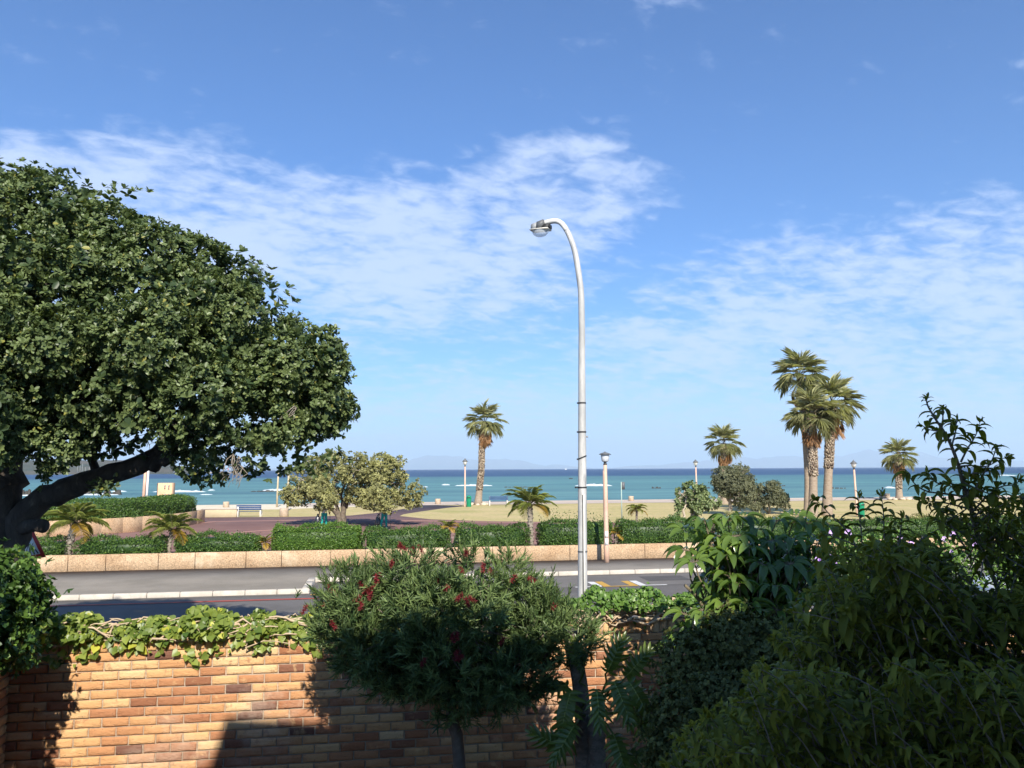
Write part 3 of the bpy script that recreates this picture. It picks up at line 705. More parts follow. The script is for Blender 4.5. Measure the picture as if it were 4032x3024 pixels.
# ---- the big evergreen tree on the left
TY = 13.0
def big_tree():
    base = A2(-16, 1500, TY); base.z = 0
    t = thing('evergreen_tree', 'huge dark green evergreen tree filling the left side of the photo', 'tree', tuple(base))
    b = MB(); q = lambda x, y, Y=TY: A2(x, y, Y)
    limb(b, [(base.x - .05, TY, -.1), q(-14, 1400), q(-12, 1250), q(-6, 1130), q(6, 1000), q(22, 880, 13.2), q(60, 720, 13.6), q(100, 600, 13.8)], .50, .16, 14, .02)
    limb(b, [q(0, 1330), q(22, 1190), q(62, 1105), q(118, 1066), q(190, 1040, 12.9), q(275, 1018, 12.8), q(335, 985, 12.8), q(395, 930, 12.9), q(480, 860, 13), q(560, 830, 13.1)], .25, .09, 12, .02)
    limb(b, [q(15, 1060), q(-60, 940), q(-170, 800), q(-260, 660)], .34, .12, 10)
    limb(b, [q(300, 1005, 12.8), q(330, 1000, 12.8), q(372, 984, 12.6), q(430, 900, 12.2)], .15, .05, 8)
    limb(b, [q(-10, 960, 13.2), q(40, 880, 13.1), q(120, 800, 13), q(240, 740, 13.0), q(330, 690, 13.0)], .12, .03, 9)
    limb(b, [q(20, 850, 13.4), q(-60, 640, 13), q(-100, 480, 13)], .2, .06, 8)
    limb(b, [q(22, 880), q(34, 700, 12.4), q(44, 600, 12.2), q(60, 540, 12.1)], .12, .04, 7)
    for a in ((120, 940, 240, 820), (200, 1030, 160, 900), (330, 985, 420, 800), (420, 900, 620, 800), (-10, 1010, 230, 880)):
        limb(b, [q(a[0], a[1]), q((a[0] + a[2]) / 2 + 15, (a[1] + a[3]) / 2), q(a[2], a[3], 12.2)], .09, .025, 7)
    b.build('trunk', M_bark_dark, t, smooth=True)
    s = MB(); s.tube([q(50, 1140, 12.9), q(76, 1134, 12.8), q(96, 1137, 12.75)], [.12, .10, .105], 10); s.build('branch_stub', M_bark_dark, t, smooth=True)
    px = 1.8228 / F
    def lobe(x, y, r, Y=TY, ry=None, rz=None): 
        c = q(x, y, Y); rr = r * px * Y; return ((c.x, c.y, c.z), (rr, (ry or .95) * rr, rr * (rz or .82)))
    lobes = [lobe(20, 480, 150), lobe(180, 505, 120, 12.8), lobe(-150, 480, 190), lobe(300, 590, 130, 12.7), lobe(410, 610, 105, 12.9), lobe(480, 700, 125, 12.6), lobe(120, 650, 170, 12.2), lobe(330, 740, 160, 12.0),
             lobe(600, 800, 100, 12.8), lobe(660, 800, 75, 13), lobe(668, 890, 80, 12.8), lobe(560, 900, 110, 12.3), lobe(420, 860, 130, 12.0), lobe(250, 860, 110, 12.0), lobe(130, 780, 100, 11.9), lobe(625, 925, 66, 12.6, rz=.7), lobe(470, 930, 74, 12.5, rz=.6),
             lobe(560, 660, 66, 13.2), lobe(310, 930, 60, 12.3, rz=.55), lobe(100, 880, 70, 12.6), lobe(50, 930, 62, 11.6, rz=.7), lobe(135, 950, 44, 11.9, rz=.6), lobe(-30, 960, 70, 11.4, rz=.6), lobe(-220, 700, 200, 12.6), lobe(-60, 820, 100, 12.2), lobe(690, 745, 52, 13), lobe(500, 600, 60, 13.2),
             lobe(60, 570, 175, 13.6), lobe(350, 660, 150, 13.6), lobe(560, 790, 140, 13.7), lobe(200, 760, 190, 13.8), lobe(-200, 600, 200, 13.4), lobe(20, 740, 150, 11.2), lobe(-120, 760, 170, 10.9), lobe(70, 830, 90, 11.4), lobe(-40, 600, 130, 11.6), lobe(-20, 880, 90, 10.9, rz=.6), lobe(80, 460, 110, 13.4), lobe(410, 560, 60, 13.2), lobe(270, 480, 80, 13.2),
             lobe(560, 970, 26, 12.5, rz=.8), lobe(480, 975, 22, 12.5, rz=.8), lobe(420, 970, 26, 12.6, rz=.7), lobe(665, 965, 28, 12.6), lobe(225, 950, 40, 12.4, rz=.5)]
    Lv = Leaves()
    sub = bumpy(lobes, 340, .24, .54, .78, .72)
    clumped_crown(Lv, sub, 4700, 9, .09, 8, .066, .036, OVAL, .22, 1.05, .55, (.15, .95), .80, spread=.06)
    clumped_crown(Lv, lobes, 420, 6, .2, 7, .12, .07, OVAL, .6, 1.1, .2, (.0, .25), .55)  # inner leaves in the darkest tints: crown shade put into their colour
    # loose sprigs on the outline
    P, N = lobes_surface(lobes, 900, .02, .98); P = P + N * .10
    rosettes(Lv, P, N + np.array([[0, 0, .5]]), 8, .09, .045, .65, OVAL, .9)
    # hanging sprigs under the right side
    hp = np.array([q(x + random.uniform(-6, 6), y, 12.5 + random.uniform(-.3, .3)) for x, y in [(400, 985), (425, 1000), (452, 1005), (478, 1018), (500, 1010), (520, 1000), (545, 1012), (600, 1015), (560, 1020), (630, 1010), (660, 1008), (690, 1000), (720, 985), (225, 1035), (205, 1060), (240, 1050), (110, 1018), (95, 1030)] for _ in range(7)])
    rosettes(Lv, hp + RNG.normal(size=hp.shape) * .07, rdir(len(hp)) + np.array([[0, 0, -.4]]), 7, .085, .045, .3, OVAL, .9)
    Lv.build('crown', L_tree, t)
    tw = MB()
    for (x0, y0, x1, y1) in [(360, 905, 355, 960), (350, 900, 330, 950), (365, 905, 400, 940), (330, 890, 300, 930), (520, 990, 505, 1050), (515, 985, 530, 1048), (505, 980, 490, 1040), (330, 930, 310, 965), (470, 880, 430, 930), (640, 880, 610, 910)]:
        for k in range(4):
            tw.tube(wobble(q(x0, y0, 12.0), q(x1 + random.uniform(-26, 26), y1 + random.uniform(-14, 8), 11.85), 5, .12), [.008, .007, .006, .005, .004, .003], 5)
    tw.build('bare_twigs', M_bark_grey, t)
big_tree()

# ---- clipped hedges
def hedge(label, u0, u1, h, v0=34.1, dep=1.25, z0=.54, dens=520, lm=None, group='clipped hedges on the long planter wall', name='hedge', bump=.06, leaf=.075, ragged=.0):
    c = UV((u0 + u1) / 2, v0 + dep / 2, z0); t = thing(name, label, 'hedge', tuple(c), 0, group)
    L_, lm = u1 - u0, lm or L_hedge
    n = int(dens * (L_ * h * 2 + L_ * dep + dep * h * 2)); P, N = [], []
    ar = np.array([L_ * h, L_ * h * .5, L_ * dep, dep * h, dep * h]); ar /= ar.sum(); k = RNG.choice(5, n, p=ar); a, b_ = RNG.random(n), RNG.random(n)
    X = np.where(k < 3, (a - .5) * L_, np.where(k == 3, -L_ / 2, L_ / 2)); Y = np.where(k == 0, -dep / 2, np.where(k == 1, dep / 2, (b_ - .5) * dep)); Z = np.where(k == 2, h, np.where(k < 2, b_, a) * h)
    Nx = np.where(k == 3, -1, np.where(k == 4, 1, 0)); Ny = np.where(k == 0, -1, np.where(k == 1, 1, 0)); Nz = np.where(k == 2, 1, 0)
    P = np.stack([X, Y, Z], 1); N = np.stack([Nx, Ny, Nz], 1).astype(float)
    # rounded edges
    r = .22; lim = np.array([L_ / 2 - r, dep / 2 - r, h - r]); q = np.clip(P, [-lim[0], -lim[1], 0], lim); dv = P - q; dl = np.linalg.norm(dv, axis=1, keepdims=True); rnd = dv / np.maximum(dl, 1e-6)
    P = np.where(dl > 1e-6, q + rnd * r, P); N = unit(N * .6 + rnd * .7)
    s = X * 1.7 + u0; bumpv = bump * (np.sin(s * 1.3) + .7 * np.sin(s * 3.1 + Z * 4) + .5 * np.sin(s * 7 + Z * 6 + Y * 3)) + RNG.normal(size=n) * .03 - .10 * RNG.random(n) ** 2
    P = P + N * bumpv[:, None]
    if ragged: P[:, 2] += (RNG.random(n) < .12) * (Nz > 0) * RNG.random(n) * ragged
    D = unit(N * .5 + rdir(n) * .9 + np.array([[0, 0, .25]]));
    Lv = Leaves(); rotm = np.array([[CT, -ST, 0], [ST, CT, 0], [0, 0, 1]]).T
    tt = np.clip(.45 + .25 * (P[:, 2] / h - .5) * 0 + RNG.normal(size=n) * .22, .03, .99)
    Lv.add(P @ rotm, D @ rotm, (N + rdir(n) * .7) @ rotm, leaf * (.7 + .6 * RNG.random(n)), leaf * .6, tt, SMALL)
    V = Lv.A[0]; Lv.A[0] = (V[0] + np.array(t.location), V[1], V[2], V[3])
    core = MB().box((c.x, c.y, z0 + (h - .10) / 2), (L_ - .22, dep - .22, h - .10), TH, bev=.14, tint=.05); Lv.addmb(core)  # core tinted near the darkest leaf tone, painting the shade inside the hedge
    Lv.build('foliage', lm, t)
    return t
def ru(px, py=2150, v=34.2):   # u of the bearing px where it meets the line v
    r = ray(px, py); s = v / (-r.x * ST + r.y * CT); return r.x * s * CT + r.y * s * ST
hs = [('leftmost short clipped hedge block beside the big tree trunk', -60, 246, .62), ('clipped hedge block between the two left small palms', 297, 643, .62), ('clipped hedge block right of the second small palm, left of the plant gap', 682, 1022, .68),
      ('tall bright green hedge block in front of the olive tree', 1068, 1425, .98), ('long lower hedge section running behind the red flowering bush', 1432, 1770, .80), ('dark hedge block just left of the tall young palm, across the road', 1806, 2081, .86),
      ('hedge block behind the tall street lamp pole, with ragged top shoots', 2129, 2412, 1.0), ('hedge block right of the pink lamp post, under the round shrub', 2447, 2800, .98), ('right-hand hedge block mostly hidden behind the umbrella plant', 2840, 3300, .95), ('rightmost hedge block seen through the dark shrub', 3340, 4150, .85)]
for i, (lb, a, b_, h) in enumerate(hs): hedge(lb, ru(a), ru(b_), h, lm=L_hedgey if i == 3 else L_hedge, ragged=.45 if i == 6 else .12)
# the big hedge in the curved bed
def curved_hedge():
    c0 = cpts[4]; t = thing('hedge', 'wide clipped hedge on the curved raised bed near the beach', 'hedge', (c0.x - 1, c0.y + 1, .84))
    P = [p for p in cw]; n = 42000; segs = np.array([(P[i + 1] - P[i]).length for i in range(len(P) - 2)]); segs = segs / segs.sum()
    k = RNG.choice(len(segs), n, p=segs); tt_ = RNG.random(n); dep, h = 2.6, 1.12
    A_ = np.array([[p.x, p.y] for p in P]); a = A_[k]; b_ = A_[k + 1]; base = a + (b_ - a) * tt_[:, None]; d = unit(b_ - a); nin = np.stack([-d[:, 1], d[:, 0]], 1)
    w = RNG.random(n); face = RNG.random(n)
    off = np.where(face < .45, .05, .05 + w * dep); z = np.where(face < .45, w * h, h)
    nz = np.where(face < .45, .25, 1.0); no = np.where(face < .45, -1.0, 0.0)
    ed = np.minimum(np.minimum(off - .05, dep + .05 - off), .4); z = np.where(face >= .45, z - (.4 - ed) ** 2 * 1.1, z); off = np.where(face < .45, off + np.maximum(0, w - .75) ** 2 * 3, off)
    endk = (k >= len(segs) - 2)
    xy = base + nin * off[:, None]; PP = np.concatenate([xy, (z + .84)[:, None]], 1); N = np.stack([nin[:, 0] * no, nin[:, 1] * no, nz], 1)
    PP = PP + N * (.07 * np.sin(xy[:, 0:1] * 2.3 + z[:, None] * 5) + .05 * np.sin(xy[:, 1:2] * 5) + RNG.normal(size=(n, 1)) * .04)
    Lv = Leaves(); Lv.add(PP, unit(N * .4 + rdir(n)), N + rdir(n) * .6, .10 * (.7 + .6 * RNG.random(n)), .06, np.clip(.5 + RNG.normal(size=n) * .22, .03, .99), SMALL)
    # rounded right end
    m_ = 5000; e = P[-2]; dd = rdir(m_); dd[:, 1] = np.abs(dd[:, 1]) * .6; Q = np.array([[e.x - 1.3, e.y, .84 + .1]]) + dd * np.array([[1.25, 1.6, 1.0]]); Q = Q[Q[:, 2] > .86]
    Lv.add(Q, rdir(len(Q)), rdir(len(Q)) + np.array([[0, 0, .6]]), .10, .06, np.clip(.5 + RNG.normal(size=len(Q)) * .2, .03, .99), SMALL)
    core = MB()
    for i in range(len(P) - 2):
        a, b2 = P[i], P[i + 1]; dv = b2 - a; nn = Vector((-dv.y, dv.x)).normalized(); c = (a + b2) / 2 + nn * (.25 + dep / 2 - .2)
        core.box((c.x, c.y, .84 + .48), (dv.length + .3, dep - .5, .94), math.atan2(dv.y, dv.x), tint=.05)  # dark tint paints the shaded interior of the hedge
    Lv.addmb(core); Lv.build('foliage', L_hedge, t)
curved_hedge()

# ---- small date palms
def date_palm(name, label, loc, trunk_h, r, fr_len, n=18, lean=(0, 0), group='small feather palms in the planter gaps', seed=1, droop=1.35, yellow=.3):
    random.seed(seed); t = thing(name, label, 'palm', (0, 0, 0), 0, group)
    b = MB(); top = Vector((lean[0], lean[1], trunk_h)); pts = [Vector((0, 0, -.05)).lerp(top, k / 6) for k in range(7)]
    b.tube(pts, [r * 1.25, r * 1.1, r, r, r * 1.05, r * 1.15, r * .8], 9)
    for k in range(int(trunk_h / .045)):
        z = k * .045 + .04; a = k * 2.4; p = Vector((0, 0, 0)).lerp(top, z / trunk_h); o_ = Vector((math.cos(a), math.sin(a), 0))
        b.box(p + o_ * r * 1.05 + Vector((0, 0, .0)), (r * .5, r * .8, .07), a, tint=.5)
    b.build('trunk', M_bark_grey, t)
    G1, G2 = Leaves(), Leaves(); rc = MB()
    for k in range(n):
        a = k * 2.4 + random.uniform(-.2, .2); e0 = 1.35 - 1.55 * (k / n) + random.uniform(-.1, .1); L_ = fr_len * random.uniform(.85, 1.1) * (1 if k > 3 else .8)
        p = top.copy(); e = e0; pts = [p.copy()]; m_ = 9
        for j in range(m_):
            p = p + Vector((math.cos(a) * math.cos(e), math.sin(a) * math.cos(e), math.sin(e))) * (L_ / m_); e -= droop / m_ * (.5 + 1.1 * j / m_); pts.append(p.copy())
        rc.tube(pts, [.014 * (1 - j / (m_ + 3)) for j in range(m_ + 1)], 4, cap=False)
        dead = k / n > 1 - yellow
        PP, DD, NN, LL = [], [], [], []
        K = 24
        for j in range(3, K):
            f = j / K * m_; i0 = min(int(f), m_ - 1); q = pts[i0].lerp(pts[i0 + 1], f - i0); d = (pts[i0 + 1] - pts[i0]).normalized(); s = d.cross(Vector((0, 0, 1))).normalized(); up = s.cross(d)
            for sg in (-1, 1):
                dd = (d * .75 + s * sg * .85 + up * random.uniform(.0, .35)).normalized(); PP.append(q); DD.append(dd); NN.append(up); LL.append(fr_len * .30 * math.sin(math.pi * min(1, .18 + .8 * j / K)) * random.uniform(.85, 1.1))
        (G2 if dead else G1).add(np.array(PP), np.array(DD), np.array(NN), np.array(LL), .013, np.clip(.45 + RNG.normal(size=len(PP)) * .2, 0.03, .84), LANCE2)
    rc.build('frond_ribs', M_twig, t)
    if G1.A: G1.build('green_fronds', L_date, t)
    if G2.A: G2.build('yellow_fronds', L_daty, t)
    return t
random.seed(21)
dp = [('small feather palm leaning right between the two leftmost hedge blocks', 262, 2200, 1.25, .115, 1.5, (.25, 0), 3), ('thin small feather palm between the second and third hedge blocks', 662, 2187, .95, .07, 1.25, (.12, 0), 4),
      ('upright young palm with dark trunk in the wide gap left of the tall street lamp', 2092, 2155, 1.75, .10, 1.35, (-.05, 0), 5)]
for lb, px, py, h, r, fl, ln, sd_ in dp:
    t = date_palm('date_palm', lb, None, h, r, fl, 20, ln, seed=sd_, yellow=.13); u = ru(px, py, 34.6); t.location = UV(u, 34.6, .53)
for lb, px, h, sd_ in [('tiny yellow palm in the gap left of the bright hedge block', 1041, .35, 6), ('tiny yellow-tipped palm above the red flowering bush between hedge blocks', 1768, .85, 7), ('tiny yellow palm in the gap right of the pink lamp post', 2428, .45, 8)]:
    t = date_palm('date_palm', lb, None, h, .07, .62, 12, (0, 0), seed=sd_, yellow=.6); t.location = UV(ru(px, 2180, 34.6), 34.6, .53)
t = date_palm('date_palm', 'young windblown palm on the lawn right of the sign pole', None, .85, .07, 1.0, 15, (.05, 0), group='small feather palms in the planter gaps', seed=9, droop=1.9, yellow=.15); t.location = G(2506, 2056)
random.seed(31)

# ---- tall fan palms
M_ptr_s = mat('palm_trunk_smooth', (.25, .19, .135), (.34, .27, .20), 4, .9, .5, 20, stretch=(1, 1, 3))
M_ptr_r = mat('palm_trunk_boots', (.30, .24, .17), (.46, .38, .28), 8, .9, .6, 20, attr=(.12, .085, .06))
def fan_palm(label, base, top, r0, r1, z_smooth, crown_r, n_green=34, n_dead=10, mid=None, seed=1, thin=1.0, rocks=False, oneside=None, boots=True):
    random.seed(seed); base, top = Vector(base), Vector(top)
    t = thing('fan_palm', label, 'palm', tuple(base), 0, 'tall fan palms by the beach')
    ctrl = [base] + [Vector(m_) for m_ in (mid or [])] + [top]; P = catm(ctrl, 8) if len(ctrl) > 2 else [base.lerp(top, i / 16) for i in range(17)]
    H = top.z - base.z
    def at(z):
        for i in range(len(P) - 1):
            if P[i + 1].z >= z: return P[i].lerp(P[i + 1], (z - P[i].z) / max(1e-6, P[i + 1].z - P[i].z))
        return P[-1].copy()
    def rad(z): f = (z - base.z) / H; return r1 + (r0 - r1) * max(0, 1 - f * 3.2) ** 1.6
    b = MB(); zs = [base.z - .1 + (H + .1) * k / 30 for k in range(31)]
    b.tube([at(z) if z > base.z else Vector((base.x, base.y, z)) for z in zs], [rad(z) * random.uniform(.97, 1.03) for z in zs], 14)
    b.build('trunk', M_ptr_s, t, smooth=True)
    if boots:
        b = MB(); z = z_smooth
        while z < top.z - .1:
            p = at(z); r = rad(z); k0 = random.random() * 6.28; m_ = max(7, int(r * 6.28 / .13))
            for k in range(m_):
                a = k0 + k / m_ * 6.283 + random.uniform(-.15, .15); o_ = Vector((math.cos(a), math.sin(a), 0)); s = Vector((-o_.y, o_.x, 0)); w = .07 * random.uniform(.7, 1.3); h = .17 * random.uniform(.7, 1.3); l_ = random.uniform(.05, .11)
                q = p + o_ * (r - .01) + Vector((0, 0, random.uniform(-.05, .05)))
                b.add([q - s * w, q + s * w, q + o_ * .03 + s * w * .8 + Vector((0, 0, -.06)), q + o_ * .03 - s * w * .8 + Vector((0, 0, -.06)), q + o_ * l_ + s * w * .7 + Vector((0, 0, h)), q + o_ * l_ - s * w * .7 + Vector((0, 0, h)), q + o_ * .0 + s * w + Vector((0, 0, h * .7)), q - s * w + Vector((0, 0, h * .7))],
                      [[0, 1, 2, 3], [3, 2, 4, 5], [5, 4, 6, 7], [0, 3, 5, 7], [1, 6, 4, 2]], random.random())
            z += .15
        b.build('leaf_boots', M_ptr_r, t)
    def fans(n, kind, name, m_, emin, emax):
        Lv = Leaves(); pet = MB()
        for k in range(n):
            f = (k + .5) / n; a = k * 2.39996 + random.uniform(-.25, .25); e = emax + (emin - emax) * f ** .85 + random.uniform(-.12, .12)
            if oneside and kind == 'dead' and math.cos(a - oneside) < -.2: continue
            pl = crown_r * (.48 if kind == 'green' else .34) * random.uniform(.85, 1.1); p = top + Vector((0, 0, random.uniform(-.25, .1) if kind == 'green' else random.uniform(-1.1, -.3))); pts = [p.copy()]; ee = e + .25
            for j in range(4):
                p = p + Vector((math.cos(a) * math.cos(ee), math.sin(a) * math.cos(ee), math.sin(ee))) * pl / 4; ee -= .12 if kind == 'green' else .35; pts.append(p.copy())
            pet.tube(pts, .018, 4, cap=False)
            d = (pts[-1] - pts[-2]).normalized(); s = d.cross(Vector((0, 0, 1))); s = s.normalized() if s.length > .1 else Vector((-math.sin(a), math.cos(a), 0)); up = s.cross(d)
            bl = crown_r * (.62 if kind == 'green' else .50) * random.uniform(.85, 1.1) * thin; K = 26; DD, NN, LL, PP = [], [], [], []
            spread = 1.55 if kind == 'green' else .55
            for j in range(K):
                th = (j / (K - 1) - .5) * 2 * spread; fold = .35 * abs(math.sin(th))
                dd = (d * math.cos(th) + s * math.sin(th) + up * (fold * .6) + Vector((0, 0, -.06 if kind == 'green' else -.35)) + Vector([random.gauss(0, .06) for _ in range(3)])).normalized()
                PP.append(p); DD.append(dd); NN.append(up); LL.append(bl * (.75 + .25 * math.cos(th)) * random.uniform(.85, 1.1))
            tint = np.clip((.75 - .55 * f if kind == 'green' else .5) + random.gauss(0, .16) + RNG.normal(size=K) * .14, .03, .85)
            Lv.add(np.array(PP), np.array(DD), np.array(NN), np.array(LL), .048 * crown_r / 2.1, tint, BLADE)
        if Lv.A: Lv.build(name, m_, t)
        pet.build('petioles', M_twig if kind == 'green' else M_stem, t)
    fans(int(n_green * .95), 'green', 'green_fronds', L_palm, -.85, 1.55)
    if n_dead: fans(int(n_dead * 2.2), 'dead', 'dead_fronds', L_dead, -1.45, -.45)
    return t
Y1 = 87.0
b1 = G(1882, 1988); Y1 = b1.y
fan_palm('single curved fan palm left of the tall street lamp, next to a green bin', b1, A(1910, 1660, Y1), .46, .30, 1.6, 2.45, 30, 14, [A(1888, 1925, Y1), A(1896, 1840, Y1), A(1898, 1770, Y1)], 1)
b2 = G(2852, 1984); fan_palm('fan palm rising behind the grey-green tree', b2, A(2850, 1745, b2.y), .55, .30, 2.6, 2.25, 28, 14, [A(2851, 1900, b2.y)], 2)
b3 = G(3180, 2024); fan_palm('tallest fan palm of the cluster of three, with the slimmest hindmost trunk', b3, A(3150, 1475, b3.y), .34, .24, 7.8, 2.45, 34, 5, [A(3177, 1830, b3.y)], 3)
b4 = G(3200, 2034); fan_palm('front middle fan palm of the cluster of three, shortest, with a brown frond skirt', b4, A(3192, 1632, b4.y), .42, .32, 3.2, 2.3, 34, 12, [A(3202, 1860, b4.y)], 4)
b5 = G(3256, 2030); fan_palm('right fan palm of the cluster of three, with rough scaly upper trunk', b5, A(3276, 1592, b5.y), .46, .33, 3.8, 2.5, 36, 10, [A(3262, 1860, b5.y)], 5)
b6 = G(3541, 1968); fan_palm('short fan palm with a shaggy brown skirt and rocks at its foot, far right', b6, A(3537, 1792, b6.y), .48, .33, 1.3, 2.3, 30, 18, [A(3539, 1890, b6.y)], 6)
random.seed(41)
M_stone = mat('pale_stone', (.48, .38, .28), (.60, .50, .38), 2, .9, .4, 10)
def stones(c, n, rad, r, label):
    for i in range(n):
        a = i / n * 6.283; p = Vector((c.x + math.cos(a) * rad * random.uniform(.8, 1.2), c.y + math.sin(a) * rad * random.uniform(.8, 1.2), 0)); b = MB(); s = r * random.uniform(.7, 1.2)
        prof = [(s * .7, -.03), (s, s * .2), (s * .85, s * .5), (s * .45, s * .7)]
        b.lathe(prof, tuple(p), 7); V = b.V; b.V = [(x + random.uniform(-1, 1) * s * .12, y + random.uniform(-1, 1) * s * .12, z) for x, y, z in V]
        o = b.build('stone', M_stone, origin=tuple(p)); tag(o, label, 'stone', label)
stones(b1, 8, .95, .34, 'pale stones ringing the foot of the single curved palm'); stones(b6, 8, .95, .36, 'pale stones ringing the foot of the far right palm')

# ---- olive-coloured windswept tree and the grey-green tree
def bushy_tree(name, label, base, lobes, limbs, lm, bm, clumps, per, sig, k, L, W, T=OVAL, twigs=0, tint=(.2, .85), r0=.2, dark=True, cat='tree', nb=0, rb=(.3, .6)):
    t = thing(name, label, cat, tuple(base)); b = MB()
    for lp in limbs: limb(b, lp[0], lp[1], lp[2], 8, .03)
    b.build('trunk', bm, t, smooth=True)
    Lv = Leaves(); clumped_crown(Lv, bumpy(lobes, nb, rb[0], rb[1]) if nb else lobes, clumps, per, sig, k, L, W, T, .35, 1.0, .35, tint, .8)
    if dark: clumped_crown(Lv, lobes, clumps // 3, 4, sig * 1.6, k, L * 1.2, W * 1.3, T, .8, 1.0, .1, (.0, .3), .3)  # inner leaves tinted dark, painting the shade within the crown
    Lv.build('crown', lm, t)
    if twigs:
        tw = MB(); P, N = lobes_surface(lobes, twigs, .1, .9)
        for p, n in zip(P, N):
            p = Vector(p); n = Vector(n); q = p - n * random.uniform(.3, .8) + Vector((random.uniform(-.4, .4), 0, random.uniform(-.3, .3))); tw.tube(wobble(q, p + n * .05, 4, .1), [.022, .018, .014, .01, .006], 4)
        tw.build('bare_twigs', M_bark_pale, t)
    return t
def zb(px_, py_, x0, y0, sc): return (x0 + px_ * sc, y0 + py_ * sc)
T1 = G(1345, 2068); Yt = T1.y; s_ = 3229 / Yt
def o1(x, y, r, dy=0, ry=1.0, rz=.8): c = A(x, y, Yt + dy); rr = r / s_; return ((c.x, c.y, c.z), (rr, rr * ry, rr * rz))
lob1 = [o1(1340, 1850, 95, 0), o1(1240, 1880, 90, 0), o1(1185, 1925, 60, -.3), o1(1280, 1920, 80, -1), o1(1420, 1870, 85, -.6), o1(1500, 1860, 80, -.5), o1(1550, 1850, 55, 0, rz=.95), o1(1500, 1920, 75, -1.2), o1(1580, 1930, 60, -.8), o1(1630, 1930, 46, -.6, rz=1.0), o1(1620, 1975, 36, -.8), o1(1380, 1900, 90, .8), o1(1425, 1915, 70, -.4), o1(1450, 1860, 62, 0), o1(1390, 1845, 72, -.2), o1(1410, 1950, 40, -.6, rz=.6), o1(1480, 1970, 42, -1.8, rz=.9), o1(1520, 1985, 30, -5.4, rz=.9), o1(1510, 1950, 40, -4.6, rz=1.0), o1(1278, 1968, 26, -3.6, rz=.9), o1(1265, 1945, 34, -3.0), o1(1170, 1955, 34, -.4), o1(1290, 1950, 36, .6), o1(1272, 1985, 16, -.6, rz=1.4)]
q = lambda x, y, d=0: A(x, y, Yt + d)
lim1 = [([T1 + Vector((0, 0, -.1)), q(1335, 2040), q(1300, 1995), q(1260, 1950, -.3), q(1210, 1920)], .26, .06), ([T1 + Vector((.1, 0, 0)), q(1352, 2030), q(1358, 1985), q(1370, 1940), q(1400, 1890)], .26, .07), ([q(1340, 2050), q(1330, 2000), q(1318, 1950), q(1320, 1880)], .17, .05),
        ([q(1360, 2000), q(1376, 1960), q(1420, 1920, -.5), q(1500, 1900, -.8), q(1590, 1905, -.8)], .15, .05), ([q(1345, 2045), q(1348, 1990, .3), q(1345, 1930, .4), q(1380, 1870)], .14, .05), ([q(1310, 2010), q(1290, 1960), q(1280, 1900)], .10, .04)]
bushy_tree('windswept_tree', 'olive-yellow windswept tree with several dark stems, in front of the sea', T1, lob1, lim1, L_olive, M_bark_oli, 1000, 8, .13, 7, .13, .06, twigs=130, nb=90, rb=(.35, .7))
T2 = G(2866, 2028); Y2 = T2.y; s2 = 3229 / Y2
def o2(x, y, r, dy=0, rz=.85): c = A(x, y, Y2 + dy); rr = r / s2; return ((c.x, c.y, c.z), (rr, rr, rr * rz))
q = lambda x, y, d=0: A(x, y, Y2 + d)
bushy_tree('grey_tree', 'grey-green rounded tree with a leaning trunk on the lawn, left of the three palms', T2, [o2(2860, 1890, 50), o2(2905, 1880, 52), o2(2935, 1920, 44), o2(2900, 1935, 52, -.5), o2(2850, 1915, 34, -.3), o2(2925, 1965, 30, -.4), o2(2828, 1902, 22), o2(2900, 1970, 26, .2)],
           [([T2, q(2876, 2000), q(2872, 1975), q(2880, 1940), q(2890, 1900)], .2, .06), ([q(2874, 1985), q(2910, 1960), q(2930, 1930)], .1, .04), ([q(2872, 1975), q(2850, 1940), q(2845, 1910)], .1, .04)], L_grey, M_bark_grey, 520, 8, .12, 6, .13, .05, twigs=60, nb=40, rb=(.3, .55))
q = lambda x, y, d=0: A(x, y, Y2 + 1 + d)
T2b = G(3030, 2024)
bushy_tree('grey_bush', 'low grey-green bush joining the right side of the grey tree', T2b, [o2(2985, 1945, 36, 1), o2(3030, 1935, 42, 1), o2(3062, 1965, 36, 1), o2(3020, 1975, 42, .6), o2(2985, 1985, 24, .7), o2(3078, 1990, 18, 1)],
           [([T2b, q(3028, 2000), q(3025, 1960)], .14, .05), ([T2b, q(3000, 1990), q(2990, 1960)], .1, .04)], L_grey, M_bark_grey, 340, 8, .12, 6, .13, .05, twigs=40, cat='bush', nb=26, rb=(.25, .5))
T3 = G(2712, 2072); Y3 = T3.y; s3_ = 3229 / Y3
def o3(x, y, r, dy=0, rz=.9): c = A(x, y, Y3 + dy); rr = r / s3_; return ((c.x, c.y, c.z), (rr, rr, rr * rz))
q = lambda x, y, d=0: A(x, y, Y3 + d)
bushy_tree('round_shrub', 'open broad-leaved shrub with pale bare stems behind the hedge, right of the pink lamp post', T3, [o3(2690, 1945, 30), o3(2725, 1930, 34), o3(2765, 1940, 26), o3(2760, 1975, 34), o3(2800, 1985, 28), o3(2815, 1975, 20), o3(2720, 1975, 26, .4), o3(2680, 2000, 16), o3(2655, 2035, 16), o3(2675, 1970, 18), o3(2745, 2005, 26, -.2)],
           [([T3, q(2725, 2030), q(2760, 1990), q(2790, 1975)], .14, .05), ([q(2690, 2060), q(2694, 2010), q(2700, 1970), q(2706, 1940)], .09, .04), ([q(2716, 2060), q(2722, 2010), q(2722, 1950)], .08, .03), ([q(2694, 2030), q(2680, 1990), q(2676, 1965)], .06, .03), ([q(2690, 2060), q(2670, 2030), q(2655, 2020)], .05, .02)],
           L_shrubb, M_bark_pale, 190, 5, .10, 7, .15, .085, dark=False, twigs=20, cat='shrub')
